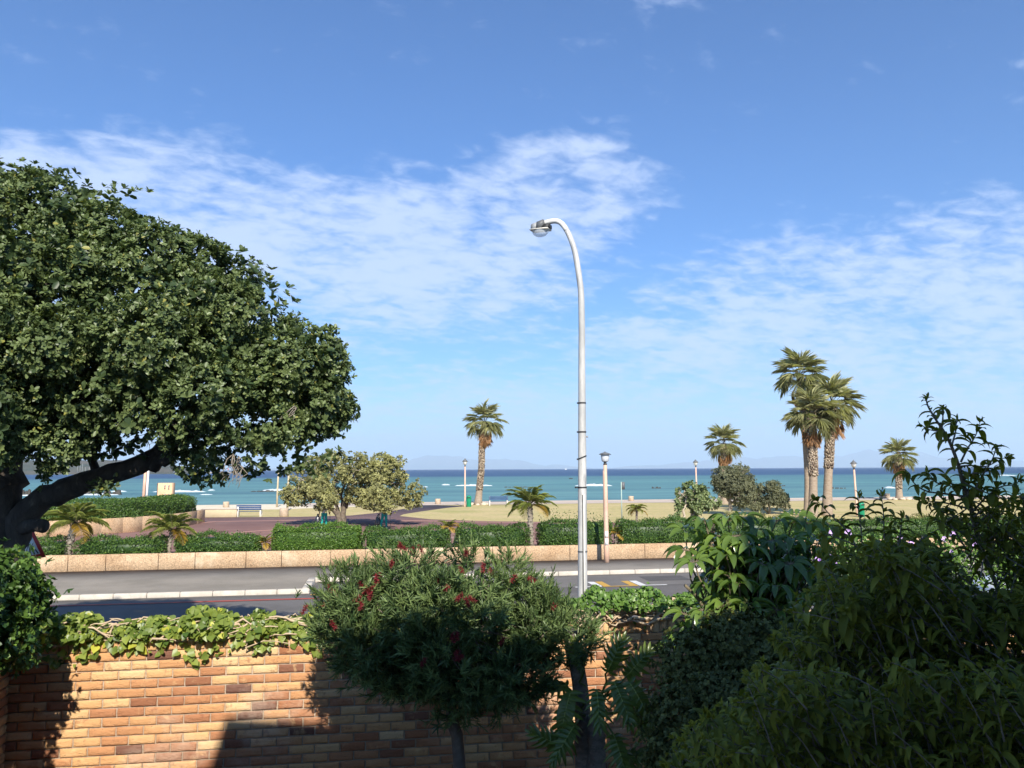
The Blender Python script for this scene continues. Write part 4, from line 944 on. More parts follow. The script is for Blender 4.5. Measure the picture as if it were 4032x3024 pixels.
# low shrubs along the path on the right, behind the umbrella plant
for lb, px, py, w, h in [('low yellowish shrub left of the three palms, above the umbrella plant', 2900, 2072, 34, 40), ('low reddish-green shrub just left of the three palms', 3000, 2075, 40, 34), ('low bush with green and yellow leaves right of the three palms', 3640, 2075, 36, 30)]:
    p = G(px, py); s = 3229 / p.y
    bushy_tree('low_shrub', lb, p, [((p.x - .25, p.y, .3), (w / s, w / s, h / s)), ((p.x + .3, p.y, .25), (w / s, w / s, h / s * .7))], [([p, p + Vector((.1, 0, .3)), p + Vector((.15, 0, .6))], .03, .01)], L_olive, M_bark_grey, 60, 6, .12, 6, .13, .05, LANCE2, dark=False, cat='shrub')

# ---- plants of the front garden
def s_at(px, py=2450):
    r = ray(px, py); n2 = Vector((WN.x, WN.y)); k = (W0.x * WN.x + W0.y * WN.y) / (r.x * WN.x + r.y * WN.y)
    return (Vector((r.x * k, r.y * k, 0)) - W0).dot(WD)
def wallp(s, n, z): p = W0 + WD * s + WN * n; return (p.x, p.y, z)
def wall_stems(mb, s0, s1, n, zlo, zhi, r=.010, front=.05):
    for i in range(n):
        s = random.uniform(s0, s1); l_ = random.uniform(.25, .7) * random.choice((-1, 1)); z = random.uniform(zlo, zhi); a = random.uniform(-.12, front)
        mb.tube(wobble(wallp(s, a, z), wallp(s + l_, a + random.uniform(-.05, .08), z + random.uniform(-.06, .06)), 7, .06), [r * random.uniform(.5, 1.2) * f for f in (1, 1, .95, .9, .8, .7, .6, .5)], 6)
def ivy_run(name, label, s0, s1, n, size, z0, hgt, wid, lm, T=HEART, hang=.25, tint=(.15, .95), cat='ivy', stems=60, face=True, droop=.8):
    c = wallp((s0 + s1) / 2, 0, WTOP); t = thing(name, label, cat, c)
    s = s0 + (s1 - s0) * RNG.random(n); a = RNG.uniform(-.55, 1.0, n) * math.pi / 2 * 1.05      # angle over the wall top, + is the front
    pf = 1 + .28 * np.sin(s * 5.1) + .22 * np.sin(s * 12.7 + 1) + .15 * np.sin(s * 23)
    rr = (.55 + .5 * RNG.random(n)) * pf
    off = np.sin(a) * wid * rr; z = z0 + np.cos(a) * hgt * rr
    hg = (RNG.random(n) < hang) & (a > .6); z = np.where(hg, z0 - RNG.random(n) ** 1.5 * .17 * pf, z); off = np.where(hg, wid * (.35 + .4 * RNG.random(n)), off)
    base = np.array(W0)[None] + np.array(WD)[None] * s[:, None] + np.array(WN)[None] * (off - .05)[:, None]; base[:, 2] = z
    nrm = np.array(WN)[None] * (np.sin(a) * .9 + .35)[:, None] + np.array([[0, 0, 1.0]]) * (np.cos(a) * .8 + .35)[:, None] + RNG.normal(size=(n, 3)) * .38
    D = np.array([[0, 0, -1.0]]) * droop + np.array(WN)[None] * .45 + RNG.normal(size=(n, 3)) * .55
    sz = size * (.5 + .75 * RNG.random(n)); tt = np.clip(RNG.normal(.55, .24, n), tint[0] * .3, 1)
    Lv = Leaves(); Lv.add(base, D, nrm, sz, sz * .95 if T is HEART else sz * .5, tt, T); Lv.build('foliage', lm, t)
    if stems:
        mb = MB(); wall_stems(mb, s0, s1, stems, WTOP - .02, WTOP + .12); mb.build('woody_stems', M_stem, t)
    return t
random.seed(51)
ivy_run('ivy', 'bright green large-leaved ivy spilling over the left part of the brick wall', .02, s_at(1330), 2700, .060, WTOP + .03, .145, .155, L_ivy, hang=.24, stems=150)
tA = ivy_run('ivy', 'sparse small-leaved creeper with bare woody stems on the wall, right of the street lamp', s_at(2150), s_at(2800), 2200, .040, WTOP + .13, .14, .15, L_ivyd, hang=.03, stems=0)
mb = MB(); wall_stems(mb, s_at(2240), s_at(2700), 70, WTOP + .0, WTOP + .13, .013, .08); mb.build('woody_stems', M_stem, tA)
t = ivy_run('climber', 'bright flowering climber on the wall top behind the dark shrub, right side', s_at(3050), s_at(4400), 8000, .055, WTOP + .25, .42, .30, L_ivyd, T=LANCE2, hang=.0, cat='climber', stems=80, droop=.1)
for i in range(26):
    px = random.uniform(3120, 3820); s = s_at(px); c = Vector(wallp(s, .22 * random.uniform(-.5, 1), WTOP + random.uniform(.45, .78))); b = MB(); r = random.uniform(.028, .040)
    d = Vector((random.uniform(-.5, .5), -1, random.uniform(.2, .8))).normalized(); a = d.orthogonal().normalized(); e = d.cross(a); vs = [c - d * .04]
    for k in range(10): th = k * .628; rr = r * (1 if k % 2 else .8); vs.append(c + (a * math.cos(th) + e * math.sin(th)) * rr + d * .01)
    b.add(vs, [[0, k + 1, (k + 1) % 10 + 1] for k in range(10)]); b.build('flower', M_flvio, t)

def mass(name, label, cat, base, lobes, lm, clumps, per, sig, k, L, W, T, inner=True, limbs=(), bm=M_bark_grey, tint=(.2, .85), tilt=1.0, spread=0, depth=.3, up=.35, cut=.85):
    t = thing(name, label, cat, tuple(base))
    Lv = Leaves(); clumped_crown(Lv, lobes, clumps, per, sig, k, L, W, T, depth, tilt, up, tint, cut, spread)
    if inner: clumped_crown(Lv, lobes, clumps // 3, per, sig * 1.5, k, L * 1.1, W * 1.2, T, .7, 1.1, .1, (0, .3), .4, spread)  # inner foliage darkened in its tint to stand for interior shade
    Lv.build('foliage', lm, t)
    if limbs:
        b = MB()
        for lp in limbs: limb(b, *lp)
        b.build('branches', bm, t, smooth=True)
    return t
def LB(x, y, r, Y, ry=1.0, rz=.85): c = A(x, y, Y); rr = r * Y / F; return ((c.x, c.y, c.z), (rr, rr * ry, rr * rz))
# dense ivy-clad hedge on the return wall, left edge
hb = [LB(5, 2370, 125, 6.55), LB(60, 2340, 88, 6.75), LB(35, 2480, 105, 6.35), LB(-10, 2540, 95, 6.1), LB(-90, 2350, 190, 6.3), LB(-110, 2480, 170, 5.9), LB(20, 2280, 85, 6.6), LB(75, 2490, 58, 6.55, rz=1.2)]
hb += [((-4.05, 5.3, 2.95), (.62, .7, .62)), ((-4.0, 4.7, 2.9), (.66, .7, .66)), ((-4.15, 4.8, 2.3), (.66, .6, .6))]
t = mass('hedge', 'dense leafy hedge over the return wall at the left edge, sunlit on top', 'hedge', (RP1.x, RP1.y - .8, 1.05), hb, L_hedge, 620, 10, .085, 6, .045, .026, OVAL)
Lv = Leaves(); P, N = lobes_surface([hb[i] for i in (0, 1, 6, 2)], 230, .02, .97); keep = (P[:, 2] > 2.45); P, N = P[keep] + N[keep] * .05, N[keep]
Lv.add(P, N * .3 + np.array([[0, 0, -.5]]) + RNG.normal(size=P.shape) * .5, N + np.array([[0, -.4, .6]]), .075 * (.6 + .6 * RNG.random(len(P))), .068, np.clip(RNG.normal(.6, .2, len(P)), .1, 1), HEART); Lv.build('ivy_leaves', L_ivy, t)

# red flowering bottlebrush in the middle
CY = 6.25
cl = [LB(1425, 2410, 120, CY), LB(1610, 2310, 135, CY), LB(1745, 2275, 108, CY + .1), LB(1925, 2340, 140, CY), LB(2070, 2440, 120, CY), LB(1800, 2450, 230, CY - .15), LB(1570, 2470, 190, CY - .1), LB(1390, 2500, 80, CY), LB(1990, 2580, 140, CY), LB(1710, 2600, 130, CY), LB(1860, 2640, 110, CY),
      LB(1320, 2440, 62, CY), LB(2150, 2510, 72, CY), LB(1520, 2580, 85, CY), LB(1860, 2265, 85, CY + .1), LB(1490, 2320, 70, CY), LB(1700, 2225, 40, CY), LB(2180, 2490, 56, CY), LB(2232, 2500, 44, CY - .08), LB(1400, 2300, 26, CY), LB(1345, 2340, 30, CY), LB(1650, 2500, 200, CY + .35), LB(1900, 2480, 200, CY + .35), LB(1450, 2450, 140, CY + .3), LB(1890, 2680, 80, CY), LB(1660, 2650, 80, CY), LB(1780, 2710, 85, CY), LB(2090, 2580, 80, CY)]
cb_ = A(1780, 3120, CY); cb_.z = 1.05
t = thing('bottlebrush_bush', 'rounded needle-leaved bush with red brush flowers in the middle, growing before the brick wall', 'bush', tuple(cb_))
Lv = Leaves()
clumped_crown(Lv, bumpy(cl, 90, .10, .20, 1.1, .2), 760, 5, .06, 20, .058, .0070, NEEDLE, .4, .7, .8, (.05, 1), .75, spread=.10)
clumped_crown(Lv, cl, 240, 6, .11, 12, .060, .0095, NEEDLE, .9, .9, .2, (.0, .3), .4, spread=.05)  # inner needles in dark tints: the bush's inner shade is painted
Lv.build('foliage', L_call, t)
b = MB(); q = lambda x, y, d=0: A(x, y, CY + d)
limb(b, [cb_ - Vector((0, 0, .05)), q(1785, 2900), q(1780, 2780), q(1760, 2660)], .055, .035, 9)
for tp in [(1620, 2560, 1400, 2430, .15), (1700, 2480, 1620, 2260, 0), (1790, 2500, 1780, 2230, .1), (1880, 2560, 2000, 2370, 0), (1930, 2620, 2130, 2470, .1), (1640, 2640, 1380, 2560, -.1), (1830, 2700, 1960, 2600, -.1)]:
    limb(b, [q(1778, 2760), q((1778 + tp[0]) / 2, (2760 + tp[1]) / 2 + 20), q(tp[0], tp[1]), q(tp[2], tp[3], tp[4])], .030, .008, 6, .01)
P, N = lobes_surface(cl, 240, .1, .9)
for p, n in zip(P, N):
    p, n = Vector(p), Vector(n); b.tube(wobble(p - n * random.uniform(.15, .35) + Vector((random.uniform(-.08, .08), 0, -.05)), p, 3, .06), [.006, .005, .004, .003], 4)
b.build('branches', M_bark_oli, t, smooth=True)
fl = [(1575, 2152), (1590, 2158), (1655, 2162), (1627, 2168), (1541, 2222), (1487, 2265), (1483, 2287), (1421, 2302), (1437, 2323), (1458, 2324), (1412, 2355), (1397, 2374), (1457, 2348), (1316, 2343), (1299, 2312), (1283, 2375), (1421, 2385), (1902, 2235), (1723, 2285), (1755, 2318), (1817, 2250), (1935, 2255), (2022, 2278), (2094, 2282), (1840, 2375), (1809, 2352), (1862, 2360), (1800, 2505), (1783, 2514), (1798, 2575), (1808, 2592), (1976, 2524), (2180, 2390), (1665, 2610), (1312, 2460), (1198, 2402), (1835, 2180)]
for x, y in fl:
    # find the skin of the bush on this bearing
    best = 1e9; o_ = Vector((0, 0, EYE)); r = ray(x, y).normalized()
    for c, rad in cl:
        c = Vector(c); R3 = Vector(rad); oc = o_ - c; A_ = sum((r[i] / R3[i]) ** 2 for i in range(3)); B_ = 2 * sum(r[i] * oc[i] / R3[i] ** 2 for i in range(3)); C_ = sum((oc[i] / R3[i]) ** 2 for i in range(3)) - 1; D_ = B_ * B_ - 4 * A_ * C_
        if D_ > 0: best = min(best, (-B_ - math.sqrt(D_)) / 2 / A_)
    if best > 1e8: best = CY / r.y
    p = o_ + r * (best - .17); ax = Vector((random.uniform(-.6, .6), random.uniform(-.5, .1), random.uniform(.2, 1))).normalized(); Lf = Leaves(); k = 90
    C = np.array([p + ax * (random.random() - .5) * .055 for _ in range(k)]); Dn = rdir(k) + np.array(ax)[None] * .25
    Lf.add(C, Dn, rdir(k), .026, .0035, .5, NEEDLE); Lf.build('flower', M_flred, t)

# umbrella plant
UY = 6.4
ub = A(2900, 3100, 6.3); ub.z = 1.05
t = thing('umbrella_plant', 'umbrella plant with drooping finger leaves, its top lit bright green, right of centre', 'plant', tuple(ub))
cs = [(2773, 2050, -.1), (2865, 2040, 0), (2925, 2038, .1), (2700, 2095, 0), (2735, 2215, -.3), (2700, 2165, -.1), (2830, 2110, -.1), (2900, 2110, -.2), (2980, 2080, 0), (3060, 2050, .1), (3130, 2040, .2), (3180, 2060, .1), (3250, 2060, .2), (2800, 2160, -.2), (2860, 2190, -.3), (2950, 2160, -.3), (3040, 2130, -.2), (3120, 2120, -.2), (3200, 2120, -.1),
      (2790, 2300, -.3), (2870, 2270, -.4), (2949, 2380, -.55), (2850, 2370, -.4), (2770, 2400, -.4), (2730, 2470, -.3), (2690, 2500, -.2), (3055, 2306, -.6), (3000, 2220, -.4), (3110, 2220, -.4), (3180, 2250, -.4), (2760, 2520, -.3), (2830, 2460, -.45), (2910, 2300, -.5), (3060, 2400, -.5), (2700, 2420, -.2), (2900, 2450, -.4), (3140, 2340, -.5), (2660, 2540, -.15)]
cs += [(random.uniform(2790, 3230), random.uniform(2120, 2480), random.uniform(-.2, .4)) for _ in range(130)]
Lv, Ls, pt = Leaves(), Leaves(), MB()
trunk_top = A(2900, 2700, 6.5)
for (x, y, d) in cs:
    c = A(x, y, UY + d); k = random.randint(7, 10); a0 = random.random() * 6.28; el = random.uniform(-.15, .35); tilt_ax = Vector((random.uniform(-.3, .3), random.uniform(-.35, .1), 1)).normalized()
    a = tilt_ax.orthogonal().normalized(); e = tilt_ax.cross(a); D, N, LL, PP = [], [], [], []
    for j in range(k):
        th = a0 + j / k * 6.283 + random.uniform(-.1, .1); rd_ = a * math.cos(th) + e * math.sin(th); dd = (rd_ + tilt_ax * el).normalized(); st = c + dd * .035
        pt.tube([c, st], .003, 4, cap=False); PP.append(st); D.append(dd); N.append(tilt_ax + rd_ * (-.2)); LL.append(random.uniform(.12, .185))
    hl = random.uniform(.3, .85)
    Lv.add(np.array(PP), np.array(D), np.array(N), np.array(LL), np.array(LL) * .34, np.clip(hl + RNG.normal(size=k) * .1, 0, .9), LEAFLET)
    pt.tube(wobble(c, c.lerp(trunk_top, .35) + Vector((0, 0, -.1)), 4, .05), [.005, .006, .007, .008, .010], 5)
Lv.build('leaves', L_scheff, t, smooth=True)
limb(pt, [ub, trunk_top + Vector((0, 0, -.6)), trunk_top, A(2850, 2400, 6.5), A(2800, 2200, 6.4)], .045, .015, 8); limb(pt, [trunk_top, A(3000, 2400, 6.5), A(3060, 2150, 6.5)], .03, .012, 7); limb(pt, [trunk_top, A(2780, 2500, 6.3), A(2735, 2300, 6.15)], .025, .01, 7)
pt.build('stalks', M_twig, t)

# small-leaved dark shrub at the bottom right
dk = [LB(2760, 2620, 140, 5.7), LB(2900, 2560, 150, 5.7), LB(3050, 2600, 170, 5.6), LB(2720, 2800, 130, 5.5), LB(2860, 2820, 200, 5.4), LB(3060, 2820, 230, 5.3), LB(2680, 2960, 110, 5.4), LB(3200, 2700, 200, 5.5), LB(2850, 3000, 220, 5.3)]
mass('dark_shrub', 'dense dark shrub with tiny leaves below the umbrella plant, bottom right', 'shrub', (A(2860, 3000, 5.5).x, 5.5, 1.05), dk, L_small, 760, 11, .07, 6, .026, .017, OVAL, tint=(.1, .9))
# large dark foreground shrub
FY = 3.6
fb = A(3950, 3000, 3.8); fb.z = 1.05
t = thing('foreground_shrub', 'tall dark shrub with long curved leaves, closest to the viewer, rising at the right edge', 'shrub', tuple(fb))
Lv, br = Leaves(), MB()
def shoot(pts, r0, nleaf, L=.085, tip=True, tint=.45, start=.15, W=.31):
    P = catm([Vector(p) for p in pts], 5); m_ = len(P); br.tube(P, [max(.0016, r0 * (1 - .8 * i / (m_ - 1))) for i in range(m_)], 5)
    PP, D, N, LL = [], [], [], []; a0 = random.random() * 6.28
    for j in range(nleaf):
        f = (start + (1 - start) * j / max(1, nleaf - 1)) * (m_ - 1); i = min(int(f), m_ - 2); p = P[i].lerp(P[i + 1], f - i); d = (P[i + 1] - P[i]).normalized()
        a = a0 + j * 2.39; o_ = d.orthogonal().normalized(); e = d.cross(o_); sd_ = o_ * math.cos(a) + e * math.sin(a); f2 = j / nleaf
        dd = (sd_ * (1.0 - .5 * max(0, f2 - .75) * 4 * .6) + d * (.45 + .5 * max(0, f2 - .7) * 3) + Vector((0, 0, .2))).normalized(); PP.append(p); D.append(dd); N.append((Vector((0, 0, 1)) + d * .3 - dd * .2)); LL.append(L * random.uniform(.7, 1.2) * (1 if f2 < .8 else .55))
    LL = np.array(LL); Lv.add(np.array(PP), np.array(D), np.array(N), LL, LL * W, np.clip(tint + RNG.normal(size=len(LL)) * .2, 0.03, .9), LANCE)
    if tip:
        k = 4; d = (P[-1] - P[-2]).normalized(); dd = np.array([d + Vector([random.gauss(0, .35) for _ in range(3)]) for _ in range(k)]); Lv.add(np.array([P[-1]] * k), dd, rdir(k), L * .45, L * .13, .75, LANCE2)
z5 = lambda x, y, Y: A(3400 + x * .3617, 1500 + y * .3617, Y)
z4 = lambda x, y, Y: A(3032 + x * .4521, 1750 + y * .4521, Y)
main = [z5(1300, 1900, 3.75), z5(1230, 1659, 3.72), z5(1170, 1400, 3.68), z5(1075, 1090, 3.62), z5(1035, 930, 3.6), z5(960, 720, 3.56), z5(880, 560, 3.54), z5(780, 410, 3.5), z5(700, 270, 3.5), z5(685, 200, 3.5)]
shoot(main, .013, 44, .075, tint=.35, start=.05)
shoot([fb, A(3955, 2700, 3.8), z4(2000, 1350, 3.78), z5(1300, 1900, 3.75)], .024, 10, .085, tip=False)
S = [([(1060, 880), (1130, 740), (1200, 630), (1250, 520), (1268, 445)], 15), ([(850, 520), (862, 420), (868, 310), (870, 290)], 7), ([(880, 560), (800, 545), (720, 530), (650, 490)], 8), ([(1150, 1300), (1280, 1050), (1390, 880), (1440, 740), (1450, 720)], 16), ([(1040, 930), (1180, 920), (1330, 930), (1500, 850), (1560, 830)], 14),
     ([(1120, 1260), (900, 1230), (690, 1200), (560, 1120), (480, 1010), (460, 995)], 17), ([(1100, 1180), (960, 1120), (800, 1110), (720, 1020), (690, 1000)], 13), ([(1180, 1400), (900, 1330), (720, 1310), (620, 1290)], 14), ([(1230, 1600), (1000, 1480), (850, 1420), (700, 1340)], 15), ([(1190, 1420), (1350, 1250), (1500, 1150), (1650, 1130), (1690, 1080)], 14),
     ([(960, 700), (1000, 560), (1010, 470), (1020, 430)], 9), ([(1230, 1560), (1420, 1400), (1600, 1320), (1760, 1290)], 14), ([(1080, 1080), (1180, 1010), (1290, 1000), (1420, 960)], 9), ([(1300, 1800), (1500, 1600), (1650, 1500), (1800, 1420)], 14), ([(1075, 1100), (1250, 1180), (1400, 1240), (1600, 1290)], 12),
     ([(1250, 1700), (1050, 1640), (850, 1540), (760, 1500)], 12), ([(1200, 1480), (1330, 1380), (1420, 1330), (1450, 1240)], 10), ([(1140, 1250), (1150, 1120), (1220, 1080)], 8), ([(1150, 1350), (1000, 1200), (940, 1130)], 8), ([(1300, 1750), (1450, 1750), (1620, 1680), (1750, 1600)], 12)]
for pts, n in S: dY = random.uniform(-.15, .15); shoot([z5(x, y, 3.62 + dY * i / len(pts)) for i, (x, y) in enumerate(pts)], .005, n, .078, tint=.35)
S4 = [([(760, 900), (640, 720), (520, 610), (440, 520), (405, 490)], 14), ([(800, 900), (790, 700), (770, 560), (775, 460)], 13), ([(1000, 900), (990, 700), (985, 560), (970, 450)], 15), ([(1130, 850), (1140, 720), (1150, 640)], 9), ([(1200, 1000), (1290, 850), (1500, 720), (1560, 700)], 12), ([(640, 900), (600, 800), (620, 700)], 8), ([(1700, 900), (1600, 740), (1540, 640), (1500, 600)], 12), ([(1850, 850), (1800, 740), (1690, 660), (1640, 640)], 12), ([(900, 960), (700, 860), (540, 800), (480, 790)], 12), ([(1100, 960), (1120, 800), (1040, 740)], 9)]
for pts, n in S4: Yb = random.uniform(3.7, 4.3); shoot([z4(x, y, Yb) for x, y in pts], .005, n, .085 * Yb / 3.6, tint=.4)
for i in range(46):
    x = random.uniform(3800, 4080); y = random.uniform(1930, 2230) if x > 3900 else random.uniform(2000, 2140); Yb = random.uniform(3.5, 4.1); p = A(x, y, Yb); dd_ = Vector((random.uniform(-.9, .5), random.uniform(-.4, .3), random.uniform(.2, .9))).normalized()
    shoot([p - dd_ * .26, p - dd_ * .12, p], .0035, 10, .075, tint=.35)
def topy(x): return np.interp(x, [2550, 2700, 2850, 3000, 3150, 3260, 3400, 3640, 3720, 3800, 3900, 4300], [3010, 2830, 2740, 2560, 2330, 2140, 2100, 2110, 2240, 2330, 2260, 2060])
for i in range(1900):
    while True:
        x = random.uniform(2600, 4350); y = random.uniform(2060, 3250)
        if y > topy(x) + 20 and not (3770 < x < 3990 and y < 2330 and random.random() < .93): break
    Yb = random.uniform(3.2, 4.5) if y < 2600 else random.uniform(2.7, 4.2); p = A(x, y, Yb); a = random.uniform(-1, 1); l_ = random.uniform(.18, .36)
    d = Vector((-.55 + .5 * a, random.uniform(-.6, .2), random.uniform(.25, 1.0))).normalized(); q0 = p - d * l_
    shoot([q0, p - d * l_ * .45 + Vector((0, 0, .02)), p], .0035, random.randint(9, 13), (.085 if y < 2450 else .066) * random.uniform(.8, 1.25), tint=random.uniform(.2, .75))
for x0, y0, x1, y1, Yb in [(3950, 3000, 3300, 2560, 3.5), (4000, 2950, 3560, 2500, 3.4), (3900, 3050, 3150, 2830, 3.2), (3960, 2900, 3700, 2450, 3.6), (3700, 3100, 2950, 2800, 3.3), (4030, 3000, 3850, 2500, 3.5), (3960, 2800, 4100, 2400, 3.6), (3850, 3080, 3300, 2800, 3.0), (3600, 3150, 3000, 2980, 3.1), (3980, 2950, 3500, 2750, 3.1), (3980, 3000, 3420, 2330, 3.8)]:
    p0, p1 = A(x0, y0, 3.7), A(x1, y1, Yb); br.tube(wobble(p0, p1, 7, .03), [.013, .012, .010, .009, .007, .006, .004, .003], 6)
Lv.build('foliage', L_fore, t, smooth=True); br.build('branches', M_bark_grey, t, smooth=True)

# tree philodendron with split leaves
PY = 6.25
t = thing('split_leaf_plant', 'split-leaf plant with a scarred curved trunk before the wall, right of the red flowering bush', 'plant', tuple(A(2320, 3090, PY)))
b = MB(); limb(b, [A(2300, 3180, PY), A(2300, 2980, PY), A(2296, 2830, PY), A(2280, 2680, PY), A(2258, 2570, PY), A(2245, 2480, PY)], .075, .05, 10, .004)
limb(b, [A(2352, 3180, PY - .05), A(2350, 2950, PY - .05), A(2345, 2810, PY - .05)], .08, .06, 10, .004)
b.build('trunk', mat('scarred_trunk', (.15, .125, .10), (.24, .21, .17), 14, .9, 1.2, 34, stretch=(1, 1, 2.2)), t, smooth=True)
Lv, pt, rb = Leaves(), MB(), MB()
def philo(px, py, Yb, dirv, L, up, org):
    L = L * .82
    c = A(px, py, Yb); d = Vector(dirv).normalized(); up = Vector(up); s = d.cross(up).normalized(); n = s.cross(d).normalized(); pt.tube(wobble(A(*org), c, 5, .05, -.04), [.011, .010, .009, .008, .007, .006], 6)
    K = 8; PP, D, N, LL, WW = [], [], [], [], []; rib = []
    for j in range(K + 1): rib.append(c + d * (L * j / K) - n * (L * .35 * (j / K) ** 2))
    rb.tube(rib, [.006 * (1 - .7 * j / K) for j in range(K + 1)], 4)
    for j in range(K):
        p = rib[j]; t_ = j / K; fl_ = L * (.42 * math.sin(math.pi * (.22 + .66 * t_)) + .10) * random.uniform(.8, 1.1)
        for sg in (-1, 1):
            a = 1.95 - 1.6 * t_ + random.uniform(-.12, .12); PP.append(p); D.append(d * math.cos(a) + s * sg * math.sin(a) - n * random.uniform(.1, .5)); N.append(n - s * sg * .25); LL.append(fl_ * random.uniform(.85, 1.12)); WW.append(L * .115)
    PP.append(rib[-1]); D.append(d - n * .5); N.append(n); LL.append(L * .22); WW.append(L * .1)
    Lv.add(np.array(PP), np.array(D), np.array(N), np.array(LL), np.array(WW), np.clip(.5 + RNG.normal(size=len(PP)) * .12, 0.03, .85), BLADE)
    # inner blade that joins the fingers
    for j in range(K - 1):
        for sg in (-1, 1):
            w0 = L * .20 * math.sin(math.pi * (.2 + .75 * j / K)); w1 = L * .20 * math.sin(math.pi * (.2 + .75 * (j + 1) / K)); m2 = MB().add([rib[j], rib[j] + s * sg * w0 - n * .01, rib[j + 1] + s * sg * w1 - n * .01, rib[j + 1]], [[0, 1, 2, 3]], .5); Lv.addmb(m2)
o1_, o2_ = (2345, 2830, PY - .05), (2300, 2830, PY)
for a in [(2300, 2620, PY - .1, (-.2, -.5, .7), .26, (.1, -1, .5), o2_), (2395, 2640, PY - .2, (.25, -.4, .75), .30, (-.1, -1, .4), o1_), (2470, 2660, PY - .1, (.55, -.2, .7), .30, (-.3, -1, .3), o1_), (2420, 2690, PY - .3, (.3, -.8, -.6), .34, (0, -.8, .6), o1_), (2480, 2690, PY - .3, (.5, -.5, -.7), .36, (.2, -.9, .4), o1_),
          (2245, 2730, PY - .2, (-.3, -.4, -.8), .38, (-.3, -1, .2), o2_), (2230, 2700, PY - .1, (-.8, -.2, .1), .28, (-.1, -.8, .6), o2_), (2510, 2820, PY - .3, (.5, -.3, -.5), .34, (.2, -1, .3), o1_), (2530, 2800, PY - .2, (.8, -.2, .3), .28, (0, -.9, .5), o1_), (2220, 2940, PY - .25, (-.6, -.4, .35), .30, (-.2, -1, .3), o2_),
          (2420, 2900, PY - .3, (.2, -.7, -.6), .32, (0, -1, .4), o1_), (2350, 2720, PY - .35, (0, -.8, -.5), .3, (0, -.8, .6), o1_), (2440, 2980, PY - .2, (.6, -.5, .2), .28, (0, -.9, .5), o1_), (2260, 2860, PY - .3, (-.5, -.6, -.5), .32, (-.2, -1, .3), o2_)]: philo(*a)
Lv.build('leaves', L_philo, t); pt.build('stalks', L_philo, t); rb.build('leaf_ribs', mat('leaf_rib', (.22, .27, .06), (.30, .34, .08), 10, .5), t)
# low leafy plant in front of the wall at the bottom
for lb, x, y, Yb in [('low dark plant at the foot of the wall under the split-leaf plant', 2400, 3010, 6.4), ('low dark plant at the foot of the wall left of the tiny-leaved shrub', 2620, 3020, 6.2)]:
    p = A(x, y, Yb); mass('low_plant', lb, 'plant', (p.x, p.y, 1.05), [((p.x, p.y, 1.12), (.22, .2, .13))], L_small, 40, 6, .06, 6, .06, .02, LANCE2, inner=False)

# ================================================================== STREET FURNITURE
random.seed(61)
M_galv = mat('galvanised_steel', (.36, .36, .345), (.52, .51, .48), 3.0, .5, .15, 30, metal=.0, c3=(.24, .24, .235), s3=3.2, stretch=(2.5, 2.5, .5), spec=.5)
M_polew = mat('pole_paint', (.58, .57, .54), (.66, .65, .61), 2, .5)
M_black = mat('black_metal', (.02, .02, .022), (.03, .03, .03), 6, .5)
M_dgrey = mat('dark_grey_housing', (.10, .105, .11), (.13, .135, .14), 6, .5)
M_grey = mat('grey_housing', (.26, .27, .28), (.30, .31, .32), 6, .5)
M_pinkp = mat('pink_pole_paint', (.56, .35, .25), (.64, .43, .32), 3, .7, .2, 20)
M_conc = mat('drum_concrete', (.44, .33, .23), (.56, .44, .32), 4, .95, .8, 30, fine=(40, .4))
M_green = mat('green_plastic', (.008, .20, .10), (.01, .24, .12), 3, .35)
M_cream = mat('cream_paint', (.66, .63, .56), (.74, .71, .64), 5, .7)
M_lsand = mat('pale_sandy_wall', (.44, .36, .22), (.52, .43, .28), 1, .9)
M_blue = mat('blue_slat', (.02, .055, .14), (.035, .08, .18), 5, .6)
M_wood = mat('wood_post', (.40, .32, .20), (.50, .42, .28), 6, .9, .3, 20, stretch=(1, 1, .3))
M_white = mat('white_coating', (.74, .73, .71), rough=.5)
M_redp = mat('sign_red', (.50, .03, .025), (.42, .03, .025), 4, .5)
def glass(name, c, alpha=.5, rough=.15):
    m = bpy.data.materials.new(name); m.use_nodes = True; t = m.node_tree; t.nodes.clear(); g = NT(t)
    b = g.node('ShaderNodeBsdfPrincipled'); b.inputs['Base Color'].default_value = col4(c); b.inputs['Roughness'].default_value = rough
    tr = g.node('ShaderNodeBsdfTransparent'); mx = g.node('ShaderNodeMixShader'); mx.inputs[0].default_value = alpha; g.L.new(tr.outputs[0], mx.inputs[1]); g.L.new(b.outputs[0], mx.inputs[2])
    o = g.node('ShaderNodeOutputMaterial'); g.L.new(mx.outputs[0], o.inputs[0]); return m
M_bowl = glass('clear_bowl', (.75, .8, .85), .42); M_frost = glass('frosted_bowl', (.62, .64, .66), .85, .3); M_lant = glass('milky_lantern', (.80, .80, .78), .95, .3)

